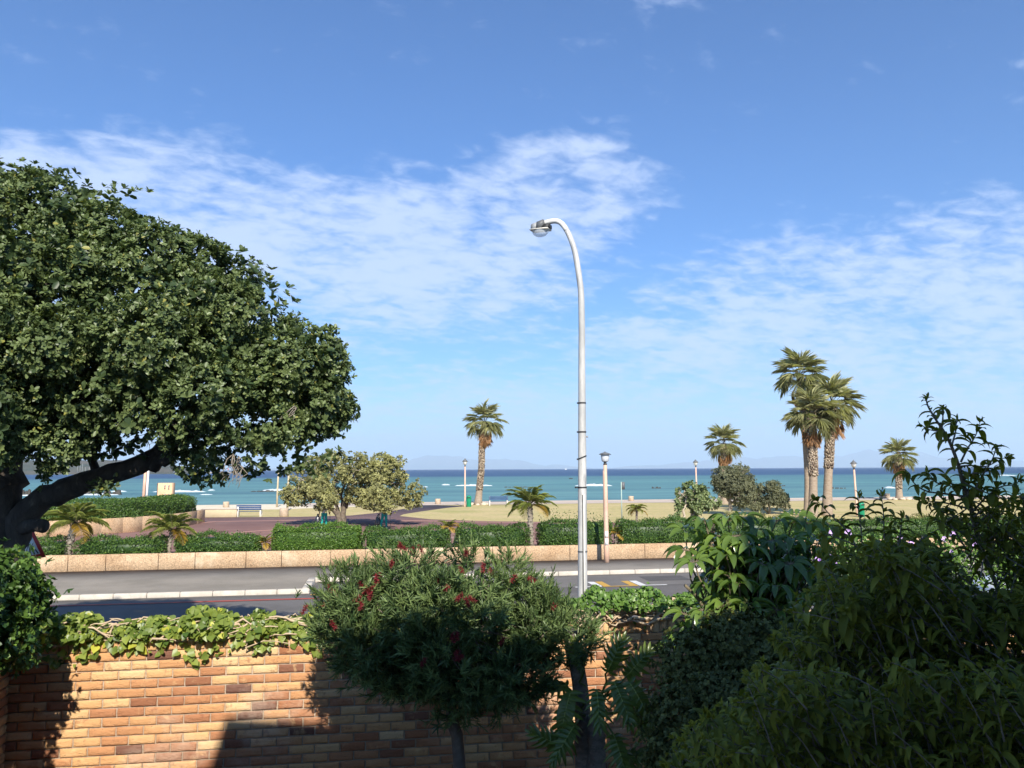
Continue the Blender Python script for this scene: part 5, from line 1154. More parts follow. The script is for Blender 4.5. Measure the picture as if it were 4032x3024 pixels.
def tall_lamp():
    Yp = 16.3; base = A(2294, 2500, Yp); base.z = 0; dv = Vector((-.93, .37, 0)).normalized(); nn = Vector((-dv.y, dv.x, 0))
    def K(px, py):
        r = ray(px, py); o_ = Vector((0, 0, EYE)); k = (base - o_).dot(nn) / r.dot(nn); return o_ + r * k
    t = thing('street_lamp', 'very tall pale grey street lamp with a curved arm, just beyond the garden wall', 'street lamp', tuple(base))
    z4 = lambda x, y: K(2000 + x * .3014, 800 + y * .3014)
    pts = [Vector((base.x, base.y, -.05)), A(2294, 2300, Yp), A(2293, 2000, Yp), A(2292, 1700, Yp), A(2291, 1400, Yp), z4(966, 1659), z4(957, 1200), z4(936, 1000), z4(906, 800), z4(872, 620), z4(822, 470), z4(770, 360), z4(715, 280), z4(660, 240), z4(600, 232), z4(540, 243), z4(480, 256)]
    P = catm(pts, 3); z0, n = 0, len(P); rad = []
    L_ = [0]
    for i in range(1, n): L_.append(L_[-1] + (P[i] - P[i - 1]).length)
    for i in range(n):
        zz = P[i].z if L_[i] < L_[-1] - 3 else 99; f = L_[i] / L_[-1]; rad.append(.100 - .046 * min(1, f / .95) ** 1.1)
    b = MB(); b.tube(P[:34], rad[:34], 20); b.build('pole', M_galv, t, smooth=True)
    b = MB(); b.tube(P[33:], [r * 1.0 for r in rad[33:]], 18); b.build('arm', M_polew, t, smooth=True)
    def at(py):
        q = A(2294, py, Yp); 
        for i in range(n - 1):
            if P[i + 1].z >= q.z: f = (q.z - P[i].z) / (P[i + 1].z - P[i].z); return P[i].lerp(P[i + 1], f), rad[i] + (rad[i + 1] - rad[i]) * f
    for py, sl in [(1587, 0), (1701, 0), (1801, .035), (1919, 0), (2171, .0)]:
        p, r = at(py); b = MB(); k = 20; vs = []
        for h in (-.014, .014):
            for a in range(k): th = a / k * 6.283; vs.append(p + Vector((math.cos(th) * (r + .006), math.sin(th) * (r + .006), h + sl * math.cos(th))))
        b.add(vs, [[a, (a + 1) % k, (a + 1) % k + k, a + k] for a in range(k)]); 
        if py != 2171: b.box(p + Vector((-(r + .012) if py != 1919 else -(r + .03), -.01, -sl)), (.03 if py != 1919 else .07, .03, .03))
        b.build('strap', M_black if py != 2171 else M_dgrey, t)
    p0, r0 = at(1948); p1, r1 = at(2480); b = MB(); o_ = Vector((.035, -1, 0)).normalized()
    b.tube([p0 + Vector((.026, -r0 - .008, 0)), p1 + Vector((.026, -r1 - .008, 0))], .016, 8); b.build('conduit', M_cream, t)
    b = MB(); b.tube([p0 + Vector((-.002, -r0 - .003, 0)), p1 + Vector((-.002, -r1 - .003, 0))], .007, 6); b.build('cable', M_black, t)
    p, r = at(1720); b = MB().lathe([(.0, -.02), (.02, -.01), (.02, .015), (0, .025)], tuple(p + Vector((r + .022, 0, 0))), 8); b.build('bolt', M_grey, t)
    # lamp head: dark housing, gear box, rim and clear bowl
    C = z4(425, 350); u = (F / C.y) ; sx = .3014 / u / abs(dv.x)        # metres per pixel of the head
    def pr(poly, w, name, m, par):
        vs = []; k = len(poly)
        for sg in (-1, 1):
            for x, y in poly: vs.append(C + dv * ((425 - x) * sx) + Vector((0, 0, (350 - y) * .3014 / u)) + nn * (sg * w / 2))
        return MB().add(vs, [list(range(k))[::-1], [k + i for i in range(k)]] + [[i, (i + 1) % k, (i + 1) % k + k, i + k] for i in range(k)]).build(name, m, par)
    hd = pr([(318, 350), (322, 285), (340, 272), (400, 258), (392, 350)], .22, 'lamp_head', M_grey, t)
    pr([(390, 350), (399, 256), (486, 230), (490, 292), (440, 350)], .235, 'gear_housing', M_dgrey, t)
    pr([(430, 348), (490, 292), (556, 290), (556, 340), (520, 350)], .2, 'bracket', M_black, t)
    pr([(305, 356), (312, 346), (545, 348), (545, 358)], .27, 'rim', M_cream, t)
    b = MB(); vs = []; kk = 22; prof = [(1, 0), (.97, .25), (.85, .55), (.62, .82), (.35, .96), (.0, 1.03)]
    for r_, h in prof:
        for a in range(kk): th = a / kk * 6.283; vs.append(C + dv * (math.cos(th) * r_ * 110 * sx) + nn * (math.sin(th) * r_ * .125) + Vector((0, 0, -(8 + h * 88) * .3014 / u)))
    b.add(vs, [[i * kk + a, i * kk + (a + 1) % kk, (i + 1) * kk + (a + 1) % kk, (i + 1) * kk + a] for i in range(len(prof) - 1) for a in range(kk)]); b.build('glass_bowl', M_bowl, t, smooth=True)
tall_lamp()

def pink_lamp():
    p = G(2389, 2214); t = thing('street_lamp', 'pink-painted lamp post with a dark mushroom cap and glass bowl, before the planter wall', 'street lamp', tuple(p)); d = p.y
    z = lambda y: EYE - (y - 1846) / F * d
    MB().lathe([(.115, -.02), (.105, .5), (.10, 1.2), (.085, 2.6), (.072, z(1832))], tuple(p), 16).build('pole', M_pinkp, t, smooth=True)
    MB().lathe([(.076, z(1832)), (.08, z(1829)), (.06, z(1826)), (.06, z(1819)), (.085, z(1817))], tuple(p), 14).build('neck', M_black, t)
    MB().lathe([(.10, z(1820)), (.145, z(1816)), (.16, z(1806)), (.175, z(1794)), (.175, z(1792))], tuple(p), 18).build('glass_bowl', M_frost, t, smooth=True)
    MB().lathe([(.25, z(1792)), (.255, z(1790.5)), (.17, z(1786)), (.06, z(1783)), (.02, z(1781)), (.01, z(1779))], tuple(p), 20).build('cap', M_dgrey, t)
    for y0, y1 in ((2089, 2112), (2116, 2141)): MB().box(p + Vector((.0, -.096, (z(y0) + z(y1)) / 2)), (.13, .02, abs(z(y0) - z(y1)))).build('notice', M_white, t)
pink_lamp()
p = G(2379.5, 2053); t = thing('thin_pole', 'thin pink pole far behind the pink lamp post, seen along its left edge', 'pole', tuple(p)); MB().lathe([(.055, 0), (.05, 3.6), (.035, 3.65)], tuple(p), 10).build('pole', M_pinkp, t)
MB().lathe([(.09, 0), (.09, .03), (.055, .06)], tuple(p), 10).build('foot', M_conc, t)

def lantern(px, py, top, label, lean=0.0, proto=[None]):
    p = G(px, py); h = EYE - (top - (1846.5 - (px - 2016) * .0047)) / F * p.y
    if proto[0] is None:
        t = thing('lantern_lamp', label, 'street lamp', (0, 0, 0), 0, 'pink-poled lantern lamps on the sea front')
        H = 4.9
        MB().lathe([(.11, -.05), (.105, .1), (.085, .4), (.07, H - .85)], (0, 0, 0), 12).build('pole', M_pinkp, t, smooth=True)
        MB().lathe([(.085, H - .85), (.085, H - .80), (.05, H - .78), (.05, H - .70), (.12, H - .68)], (0, 0, 0), 12).build('neck', M_black, t)
        MB().lathe([(.13, H - .68), (.23, H - .36), (.23, H - .35)], (0, 0, 0), 8).build('lantern', M_lant, t)
        MB().lathe([(.29, H - .36), (.29, H - .33), (.10, H - .14), (.04, H - .08), (.02, H - .03), (.012, H)], (0, 0, 0), 8).build('roof', M_dgrey, t)
        proto[0] = t; t.location = p; t.scale = (1, 1, h / 4.9); t.rotation_euler = (0, lean, 0); return t
    c = dup(proto[0], p, 0, label, (1, 1, h / 4.9)); c.rotation_euler = (0, lean, 0); return c
lantern(1831, 1995, 1804, 'lantern lamp beside the green bin, left of the single curved palm'); lantern(2746, 1990, 1808, 'lantern lamp rising behind the round shrub, left of the grey tree', -.015)
lantern(3376, 2032, 1810, 'lantern lamp right of the three palms, with a green bin at its foot', -.025)

def bin_(px, py, label, proto=[None]):
    p = G(px, py)
    if proto[0] is None:
        t = thing('litter_bin', label, 'litter bin', (0, 0, 0), 0, 'green dome-topped litter bins'); 
        MB().lathe([(.23, 0), (.25, .04), (.255, .85), (.255, .86)], (0, 0, 0), 18).build('bin_body', M_green, t, smooth=True)
        MB().lathe([(.268, .86), (.268, .92), (.25, 1.02), (.19, 1.10), (.09, 1.15), (.0, 1.16)], (0, 0, 0), 18).build('dome_lid', M_green, t, smooth=True)
        MB().box((0, -.245, .96), (.26, .04, .09)).build('slot', M_black, t); proto[0] = t; t.location = p; return t
    return dup(proto[0], p, .3, label)
bin_(1846, 1996, 'green litter bin beside the lantern lamp and the single curved palm'); bin_(3392, 2036, 'green litter bin at the foot of the right lantern lamp, half hidden by dark leaves')

def bench(px, py, rz, label, proto=[None]):
    p = G(px, py)
    if proto[0] is None:
        t = thing('park_bench', label, 'bench', (0, 0, 0), 0, 'blue-slatted benches facing the sea')
        for sx in (-.92, .92):
            b = MB(); b.box((sx, -.10, .49), (.11, .10, .98), bev=.012); b.box((sx, .14, .36), (.10, .46, .10), bev=.01); b.box((sx, .32, .17), (.10, .10, .34), bev=.01); b.build('leg', M_cream, t)
            MB().box((sx, .12, .55), (.09, .44, .06)).build('armrest', M_black, t)
        b = MB()
        for z in (.62, .765, .91): b.box((0, -.165, z), (2.0, .03, .12), bev=.006)
        b.build('backrest', M_blue, t); b = MB()
        for y in (.02, .15, .28): b.box((0, y, .43), (1.9, .11, .035), bev=.006)
        b.build('seat', M_blue, t); proto[0] = t; t.location = p; t.rotation_euler = (0, 0, rz); return t
    return dup(proto[0], p, rz, label)
bench(981, 2035, .06, 'bench on the sandy lawn left of the wooden posts'); bench(1962, 1991, TH, 'bench right of the single curved palm, facing the sea')
def drum(px, py, label, s=1.0, proto=[None]):
    p = G(px, py)
    if proto[0] is None:
        b = MB(); b.lathe([(.29, 0), (.31, .02), (.31, .56), (.295, .58), (.25, .58), (.24, .50), (.0, .50)], (0, 0, 0), 18); o = b.build('concrete_planter', M_conc); tag(o, label, 'concrete drum', 'round concrete drums along the promenade'); proto[0] = o
    else: o = proto[0].copy(); COL.objects.link(o); o['label'] = label
    o.location = p; o.scale = (s, s, s); return o
drum(1118, 2034, 'large concrete drum between the two wooden posts', 1.15); drum(890, 1998, 'concrete drum at the sand edge, right of the big curved hedge'); drum(1724, 1985, 'concrete drum by the path, left of the lantern lamp and bin'); drum(2116, 1982, 'concrete drum just above the upright young palm')
drum(2485, 1973, 'concrete drum right of the sign pole, by the sea'); drum(2838, 1972, 'concrete drum at the left foot of the grey tree'); drum(3494, 1962, 'concrete drum beside the seated person, left of the far right palm')

# shower block, posts, sea-front wall
p = G(650, 2020); t = thing('shower_block', 'salmon-coloured beach shower block rising behind the left hedge', 'shower block', tuple(p), .25)
M_salm = mat('salmon_plaster', (.60, .38, .22), (.68, .45, .28), 1.5, .9, .3, 20)
t.rotation_euler = (0, 0, 0)
zt = EYE - (1901 - 1853) / F * p.y
MB().box(p + Vector((0, 0, zt / 2)), (1.32, 1.0, zt), .15, bev=.02).build('wall', M_salm, t)
for dx in (.14, .48): 
    b = MB(); c_ = p + Vector((dx, -.56, zt - .28)); b.tube([c_ + Vector((0, .1, .05)), c_ + Vector((0, -.08, .06)), c_ + Vector((0, -.12, -.02))], .03, 6); b.lathe([(.03, 0), (.07, -.08)], tuple(c_ + Vector((0, -.12, -.02))), 8); b.build('shower_head', M_grey, t)
    MB().box(c_ + Vector((0, .06, -.75)), (.10, .04, .10)).build('tap', M_grey, t)
for lb, x0, x1, m_, r in [('leaning white pole beside the pink one, behind the left hedge', 572, 580, M_white, .10), ('leaning pink pole left of the shower block, under the big branch', 560, 570, M_pinkp, .14)]:
    p = G(x0 if m_ is M_pinkp else x0 + 1, 2030); top = A(x1 + 14, 1700, p.y); d = top - p
    t = thing('leaning_pole', lb, 'pole', tuple(p)); MB().tube([p + Vector((0, 0, -.1)), p + d * .75], [r, r * .8], 12).build('pole', m_, t, smooth=True); MB().lathe([(r * 1.8, 0), (r * 1.8, .05), (r * 1.2, .12)], tuple(p), 12).build('foot', M_conc, t)
for lb, px, py, top in [('left of two pale wooden posts by the beach, under the tree', 1091, 1997, 1862), ('right of two pale wooden posts, at the edge of the olive tree', 1132, 2012, 1852)]:
    p = G(px, py); z = EYE - (top - 1851) / F * p.y; t = thing('wooden_post', lb, 'post', tuple(p), 0, 'pale wooden posts by the beach'); MB().tube([p + Vector((-.02, 0, -.1)), p + Vector((.0, 0, z * .5)), p + Vector((.05, 0, z))], [.10, .09, .08], 10).build('shaft', M_wood, t); MB().lathe([(.085, 0), (.085, .05), (.0, .09)], (p.x + .05, p.y, z), 8).build('cap', M_dgrey, t)
a, b_ = G(827, 2037), G(930, 2037); a2 = (a + b_) / 2
t = thing('low_wall', 'pale sandy low wall between the curved planter and the bench', 'wall', tuple(a2)); MB().box(a2 + Vector((-.3, 0, .32)), ((b_ - a).length + .6, .3, .64), .08, bev=.02).build('wall', M_lsand, t); MB().box(a2 + Vector((-.3, 0, .66)), ((b_ - a).length + .7, .36, .05), .08).build('coping', M_sandp, t)
p = G(935.5, 2036); t = thing('marker_post', 'short white post at the end of the low sandy wall', 'post', tuple(p)); MB().box(p + Vector((0, 0, .42)), (.13, .13, .84), bev=.02).build('post', M_white, t)

# sign pole on the lawn (its board is seen almost edge-on)
p = G(2449, 2058); z = EYE - (1897 - 1845) / F * p.y; t = thing('sign_pole', 'slim grey-green pole on the lawn carrying a narrow dark sign board', 'sign', tuple(p))
MB().lathe([(.04, 0), (.035, z)], tuple(p), 10).build('pole', mat('green_grey_paint', (.30, .40, .34), (.36, .45, .40), 3, .6), t); MB().box(p + Vector((.11, .03, z - .28)), (.17, .28, .52), .3).build('board', M_dgrey, t)

# triangular pedestrian warning sign behind the big trunk
def warn_sign():
    Yp = 15.0; c = A(112, 2150, Yp); t = thing('warning_sign', 'red-bordered triangular pedestrian crossing sign half hidden behind the big tree trunk', 'road sign', (c.x, c.y + .05, 0)); s = .86; h = s * .866
    M = Matrix.Rotation(R(-24), 4, 'Z') @ Matrix.Rotation(R(-9), 4, 'Y')
    def prism(poly, y0, y1, name, m, par):
        k = len(poly); vs = [c + (M @ Vector((x, y, z))) for y in (y0, y1) for x, z in poly]
        return MB().add(vs, [list(range(k)), [k + i for i in range(k)][::-1]] + [[i, i + k, (i + 1) % k + k, (i + 1) % k] for i in range(k)]).build(name, m, par)
    tri = lambda q: [(-s / 2 * q, -h / 3 * q), (s / 2 * q, -h / 3 * q), (0, h * 2 / 3 * q)]
    pl = prism(tri(1), 0, .012, 'plate', M_redp, t); prism(tri(.70), -.004, -.001, 'face', M_white, t)
    x = lambda v: v * s
    figs = [[(-.02, .20), (.0, .22), (.02, .20), (.02, .17), (-.0, .16), (-.02, .17)], [(-.03, .14), (.03, .14), (.045, .02), (.02, .0), (-.03, .0), (-.045, .05)], [(.0, .0), (.02, .01), (.065, -.12), (.045, -.12)], [(-.03, .0), (-.005, .0), (-.05, -.12), (-.075, -.12)], [(.03, .13), (.035, .11), (.075, .04), (.06, .05)]]
    b0 = [[(x(a), x(b)) for a, b in f] for f in figs] + [[(x(-.26 + i * .095 + .02 * (i - 2)), x(-.19)), (x(-.215 + i * .095 + .02 * (i - 2)), x(-.19)), (x(-.20 + i * .085), x(-.09)), (x(-.235 + i * .085), x(-.09))] for i in range(6)]
    mb = MB()
    for f in b0:
        k = len(f); vs = [c + (M @ Vector((a, y, b))) for y in (-.007, -.0045) for a, b in f]; mb.add(vs, [list(range(k)), [k + i for i in range(k)][::-1]] + [[i, i + k, (i + 1) % k + k, (i + 1) % k] for i in range(k)])
    mb.build('pictogram', M_black, t)
    MB().lathe([(.038, -.05), (.038, c.z + .4)], (c.x + .02, c.y + .06, 0), 10).build('pole', M_galv, t)
warn_sign()

# ---- people
M_skin = mat('skin', (.16, .09, .06), rough=.6); M_teal = mat('teal_cloth', (.01, .24, .20), (.015, .30, .25), 8, .9); M_yelc = mat('yellow_cloth', (.62, .58, .08), (.70, .66, .12), 8, .9); M_hair = mat('dark_hair', (.02, .015, .012), rough=.9)
M_bag = mat('black_bag', (.012, .012, .014), (.03, .03, .035), 9, .25, 1.0, 14, spec=.7); M_shoe = mat('shoe', (.5, .48, .46), rough=.7)
def stripes():
    m = bpy.data.materials.new('striped_cloth'); m.use_nodes = True; t = m.node_tree; t.nodes.clear(); g = NT(t); z = g.sep(g.node('ShaderNodeTexCoord').outputs['Object'])[2]
    s = g.m('SINE', g.m('MULTIPLY', z, 85.0)); c = g.mix(g.m('GREATER_THAN', s, .45), (.72, .72, .72), (.10, .12, .16)); b = g.node('ShaderNodeBsdfPrincipled'); g.L.new(c, b.inputs['Base Color']); b.inputs['Roughness'].default_value = .9
    o = g.node('ShaderNodeOutputMaterial'); g.L.new(b.outputs[0], o.inputs[0]); return m
def skin(name, J, E, Rr, m, parent, sub=1, root=0):
    me = bpy.data.meshes.new(name); me.from_pydata([tuple(j) for j in J], E, []); o = bpy.data.objects.new(name, me); COL.objects.link(o); o.parent = parent
    me.skin_vertices.new() if hasattr(me.skin_vertices, 'new') else None
    sk = o.modifiers.new('skin', 'SKIN')
    if not me.skin_vertices: 
        import bmesh; bm = bmesh.new(); bm.from_mesh(me); bm.verts.layers.skin.verify(); bm.to_mesh(me); bm.free()
    sv = me.skin_vertices[0].data
    for i, r in enumerate(Rr):
        r = r if hasattr(r, '__len__') else (r, r); sv[i].radius = r; sv[i].use_root = (i == root)
    if sub: s = o.modifiers.new('sub', 'SUBSURF'); s.levels = sub; s.render_levels = sub
    sk.use_smooth_shade = True; me.materials.append(m); return o
def person(label, loc, rz, joints, shirt, trousers, seated=False, hat=False):
    """joints: dict of limb points in metres, x right, y forward (away), z up"""
    t = thing('person', label, 'person', (0, 0, 0)); j = joints
    names = ['pelvis', 'belly', 'chest', 'neck0', 'neck', 'head', 'crown', 'shL', 'elL', 'wrL', 'paL', 'shR', 'elR', 'wrR', 'paR', 'hipL', 'knL', 'anL', 'toL', 'hipR', 'knR', 'anR', 'toR']
    rad = [.12, (.14, .10), (.16, .11), .07, .055, (.085, .10), (.07, .085), .06, .045, .032, .030, .06, .045, .032, .030, .085, .06, .042, .035, .085, .06, .042, .035]
    J = [Vector(j[n]) for n in names]; E = [(0, 1), (1, 2), (2, 3), (3, 4), (4, 5), (5, 6), (2, 7), (7, 8), (8, 9), (9, 10), (2, 11), (11, 12), (12, 13), (13, 14), (0, 15), (15, 16), (16, 17), (17, 18), (0, 19), (19, 20), (20, 21), (21, 22)]
    for pa, wr in ((10, 9), (14, 13)):
        d = (J[pa] - J[wr]).normalized(); s = d.cross(Vector((0, 1, .2))).normalized(); n_ = s.cross(d)
        for k, (off, ln) in enumerate([(-.030, .062), (-.010, .075), (.010, .070), (.028, .055)]):
            a = len(J); J += [J[pa] + s * off + d * .03, J[pa] + s * off * 1.1 + d * (.03 + ln * .55) + n_ * .008, J[pa] + s * off + d * (.02 + ln * .8) + n_ * .035]; rad += [.010, .009, .008]; E += [(pa, a), (a, a + 1), (a + 1, a + 2)]
        a = len(J); J += [J[pa] - s * .035 - d * .01, J[pa] - s * .055 + d * .03 + n_ * .02]; rad += [.012, .009]; E += [(pa, a), (a, a + 1)]
    body = skin('body', J, E, rad, M_skin, t, 1)
    hj = J[5]; b = MB(); b.lathe([(.02, .0), (.09, -.0), (.108, .05), (.10, .10), (.06, .145), (.0, .155)], (hj.x, hj.y + .012, hj.z - .0), 14); b.build('hair', M_hair, t, smooth=True)
    fw = Vector(j.get('face', (0, 1, 0))); fc = MB()
    for sx in (-.033, .033): fc.lathe([(.0, -.012), (.013, 0), (0, .012)], tuple(hj + fw * .088 + Vector((sx, 0, .012))), 6)
    fc.lathe([(.0, -.02), (.014, -.01), (.004, .03)], tuple(hj + fw * .10 + Vector((0, 0, -.015))), 6); fc.build('face', M_hair, t)
    JJ = [J[0] + Vector((0, 0, -.02)), J[1], J[2], J[3] + Vector((0, 0, -.03)), J[7], J[7].lerp(J[8], .75), J[11], J[11].lerp(J[12], .75)]
    skin('shirt', JJ, [(0, 1), (1, 2), (2, 3), (2, 4), (4, 5), (2, 6), (6, 7)], [(.155, .125), (.165, .13), (.18, .13), .085, .082, .066, .082, .066], shirt, t, 1)
    JJ = [J[0] + Vector((0, 0, -.0)), J[15], J[16], J[17] + Vector((0, 0, .02)), J[19], J[20], J[21] + Vector((0, 0, .02))]
    skin('trousers', JJ, [(0, 1), (1, 2), (2, 3), (0, 4), (4, 5), (5, 6)], [(.15, .125), .11, .085, .072, .11, .085, .072], trousers, t, 1)
    for a_, b2 in ((17, 18), (21, 22)):
        b = MB(); c = J[a_].lerp(J[b2], .5); b.tube([J[a_] - (J[b2] - J[a_]) * .3 + Vector((0, 0, -.03)), c + Vector((0, 0, -.02)), J[b2] + (J[b2] - J[a_]) * .35 + Vector((0, 0, -.01))], [.045, .05, .038], 8); b.build('shoe', M_shoe, t, smooth=True)
    t.location = loc; t.rotation_euler = (0, 0, rz); return t
stand = dict(pelvis=(0, 0, .96), belly=(0, 0, 1.10), chest=(0, .0, 1.32), neck0=(0, .01, 1.47), neck=(0, .02, 1.54), head=(0, .04, 1.64), crown=(0, .04, 1.72), shL=(-.19, 0, 1.42), elL=(-.27, .02, 1.16), wrL=(-.33, .10, .95), paL=(-.34, .12, .88), shR=(.19, 0, 1.42), elR=(.27, .05, 1.17), wrR=(.30, .2, .98), paR=(.31, .24, .93),
             hipL=(-.10, 0, .90), knL=(-.13, .05, .50), anL=(-.17, -.02, .09), toL=(-.18, .12, .05), hipR=(.10, 0, .90), knR=(.12, .0, .50), anR=(.13, .04, .09), toR=(.14, .18, .05))
pp = G(1276, 2080); person('person in striped shirt and teal trousers holding a black bag, left of the tree', pp, .15, stand, stripes(), M_teal)
st2 = dict(stand); st2.update(anL=(-.24, -.05, .09), toL=(-.27, .08, .05), knL=(-.17, .02, .50), chest=(.03, .03, 1.31), shL=(-.16, .02, 1.42), wrL=(-.30, .02, .98), paL=(-.32, .02, .91))
p2 = G(1513, 2082); person('person in yellow shirt and teal trousers with a black bag, under the olive tree', p2, 0, st2, M_yelc, M_teal)
def bag(label, c, w, h):
    b = MB(); prof = [(.05, 0), (w * .85, .03), (w, h * .25), (w * .9, h * .5), (w * .55, h * .75), (w * .18, h * .9), (w * .30, h)]
    b.lathe(prof, (0, 0, 0), 14); b.V = [(x * (1 + .12 * math.sin(5 * math.atan2(y, x) + z * 9)), y * .8 * (1 + .1 * math.sin(4 * math.atan2(y, x) + z * 7)), z) for x, y, z in b.V]
    o = b.build('rubbish_bag', M_bag, smooth=True); o.location = c; tag(o, label, 'rubbish bag', 'black rubbish bags held by the two workers'); return o
bag('black rubbish bag held by the person in the striped shirt', pp + Vector((-.46, .12, .13)), .20, .80); bag('black rubbish bag held by the person in the yellow shirt', p2 + Vector((-.42, .05, .12)), .19, .84)
for lb, p, dx in [('litter picker held beside the teal-trousered worker in the yellow shirt', p2, .34), ('litter picker held by the worker in the striped shirt', pp, .34)]:
    b = MB(); b.tube([p + Vector((dx - .02, .2, 1.0)), p + Vector((dx + .06, .1, .08))], .016, 6); t = thing('litter_picker', lb, 'litter picker', tuple(p + Vector((dx, .1, 0))), 0, 'litter pickers held by the two workers'); b.build('shaft', M_dgrey, t)
    MB().box(p + Vector((dx - .03, .2, 1.0)), (.11, .03, .05)).build('handle', M_redp, t); MB().tube([p + Vector((dx + .06, .1, .09)), p + Vector((dx + .10, .1, .02))], .012, 5).build('jaw', M_black, t)
sit = dict(pelvis=(0, 0, .56), belly=(0, .03, .70), chest=(.02, .07, .90), neck0=(.03, .10, 1.04), neck=(.03, .12, 1.10), head=(.04, .15, 1.20), crown=(.04, .16, 1.28), shL=(-.17, .08, 1.0), elL=(-.24, .18, .78), wrL=(-.14, .36, .66), paL=(-.12, .42, .66), shR=(.2, .08, 1.0), elR=(.26, .18, .78), wrR=(.16, .36, .66), paR=(.14, .42, .66),
           hipL=(-.1, .04, .54), knL=(-.13, .46, .54), anL=(-.13, .50, .12), toL=(-.13, .64, .08), hipR=(.1, .04, .54), knR=(.13, .46, .54), anR=(.13, .50, .12), toR=(.13, .64, .08))
p3 = G(3479, 1962); person('person in a light blue top sitting by the sea beside a concrete drum, far right', p3, TH, sit, mat('light_blue_cloth', (.16, .36, .44), rough=.9), M_blue)
o = MB().box((0, 0, .20), (.9, .42, .40), 0, bev=.03).build('concrete_block', M_conc); o.location = p3; o.rotation_euler = (0, 0, TH); tag(o, 'low concrete block under the seated person, far right', 'block')

# ---- white car on the road, seen through the dark shrub
def car():
    c0 = UV(*toUV(G(3985, 2372, -.14)), -.14); t = thing('parked_car', 'white hatchback on the road glimpsed through the dark shrub at the right edge', 'car', (0, 0, 0))
    W = .84
    M_car = mat('white_car_paint', (.78, .78, .77), rough=.18, coat=.6, spec=.5); M_cg = mat('car_glass', (.02, .025, .03), rough=.05, spec=.9); M_tyre = mat('tyre', (.02, .02, .02), rough=.85); M_rim = mat('alloy_rim', (.45, .45, .46), rough=.3, metal=.8)
    prof = [(-1.98, .35), (-2.0, .62), (-1.93, .80), (-1.70, .88), (-1.15, .96), (-.45, 1.38), (.0, 1.47), (.9, 1.48), (1.5, 1.38), (1.82, 1.02), (1.92, .90), (1.95, .55), (1.90, .30)]
    b = MB(); vs = []; K = [(-1, 0), (-.97, 1), (-.6, 1), (0, 1), (.6, 1), (.97, 1), (1, 0)]; n = len(prof)
    for sy, _ in [(-1, 0), (-.93, 0), (0, 0), (.93, 0), (1, 0)]:
        for x, z in prof: inn = max(0, z - .9) * .32; w = (W - inn) * sy; zz = z - (.03 if abs(sy) == 1 else 0); vs.append((x * (1 if abs(sy) < .95 else .985), w, zz))
    fs = [[k * n + i, k * n + i + 1, (k + 1) * n + i + 1, (k + 1) * n + i] for k in range(4) for i in range(n - 1)] + [[i for i in range(n)][::-1], [4 * n + i for i in range(n)], [k * n for k in (4, 3, 2, 1, 0)], [k * n + n - 1 for k in range(5)]]
    b.add(vs, fs); b.build('body', M_car, t, smooth=False)
    for sy in (-1, 1):
        for poly in ([(-.82, .99), (-.36, 1.32), (.1, 1.38), (.1, .97)], [(.18, .97), (.18, 1.39), (.85, 1.38), (1.0, .98)], [(1.08, 1.0), (.95, 1.37), (1.35, 1.32), (1.55, 1.05)]):
            vs = [(x, sy * ((W - max(0, z - .9) * .32) + .004), z) for x, z in poly]; MB().add(vs, [list(range(4))]).build('side_window', M_cg, t)
        d = MB().box((.14, sy * (W + .002), .72), (.012, .008, .45)); d.build('door_gap', M_black, t); MB().box((.0, sy * (W + .01), .86), (.16, .025, .03)).build('door_handle', M_car, t)
        MB().box((-.70, sy * (W + .08), 1.0), (.12, .16, .11), bev=.03).build('mirror', M_car, t)
        MB().box((-1.90, sy * .62, .70), (.14, .30, .13), bev=.03).build('headlight', M_lant, t); MB().box((1.90, sy * .66, .85), (.08, .22, .24), bev=.02).build('tail_light', M_redp, t)
        for x in (-1.25, 1.22):
            Mw = Matrix.Rotation(R(90), 3, 'X'); tb = MB().lathe([(.17, -.10), (.29, -.10), (.31, -.07), (.31, .07), (.29, .10), (.17, .10)], (0, 0, 0), 24); tb.V = [tuple(Mw @ Vector(v) + Vector((x, sy * (W - .08), .31))) for v in tb.V]; wh = tb.build('wheel', M_tyre, t)
            rb_ = MB().lathe([(.05, -.102), (.19, -.104), (.20, -.08), (.20, .08), (.19, .104), (.05, .102)], (0, 0, 0), 10); rb_.V = [tuple(Mw @ Vector(v) + Vector((x, sy * (W - .08), .31))) for v in rb_.V]; rb_.build('rim', M_rim, wh)
    MB().add([(-1.14, -.66, 1.0), (-.50, -.58, 1.36), (-.50, .58, 1.36), (-1.14, .66, 1.0)], [[0, 1, 2, 3]]).build('windscreen', M_cg, t)
    o = t.children[-1]; o.location = (-.02, 0, .02)
    MB().add([(1.80, -.62, 1.08), (1.53, -.56, 1.35), (1.53, .56, 1.35), (1.80, .62, 1.08)], [[0, 3, 2, 1]]).build('rear_window', M_cg, t); t.children[-1].location = (.03, 0, .02)
    MB().box((-1.97, 0, .45), (.10, 1.5, .16), bev=.03).build('bumper', M_dgrey, t)
    u, v = toUV(G(3980, 2400, -.14)); t.location = UV(u + 1.0, 20.2, -.14); t.rotation_euler = (0, 0, TH)
car()

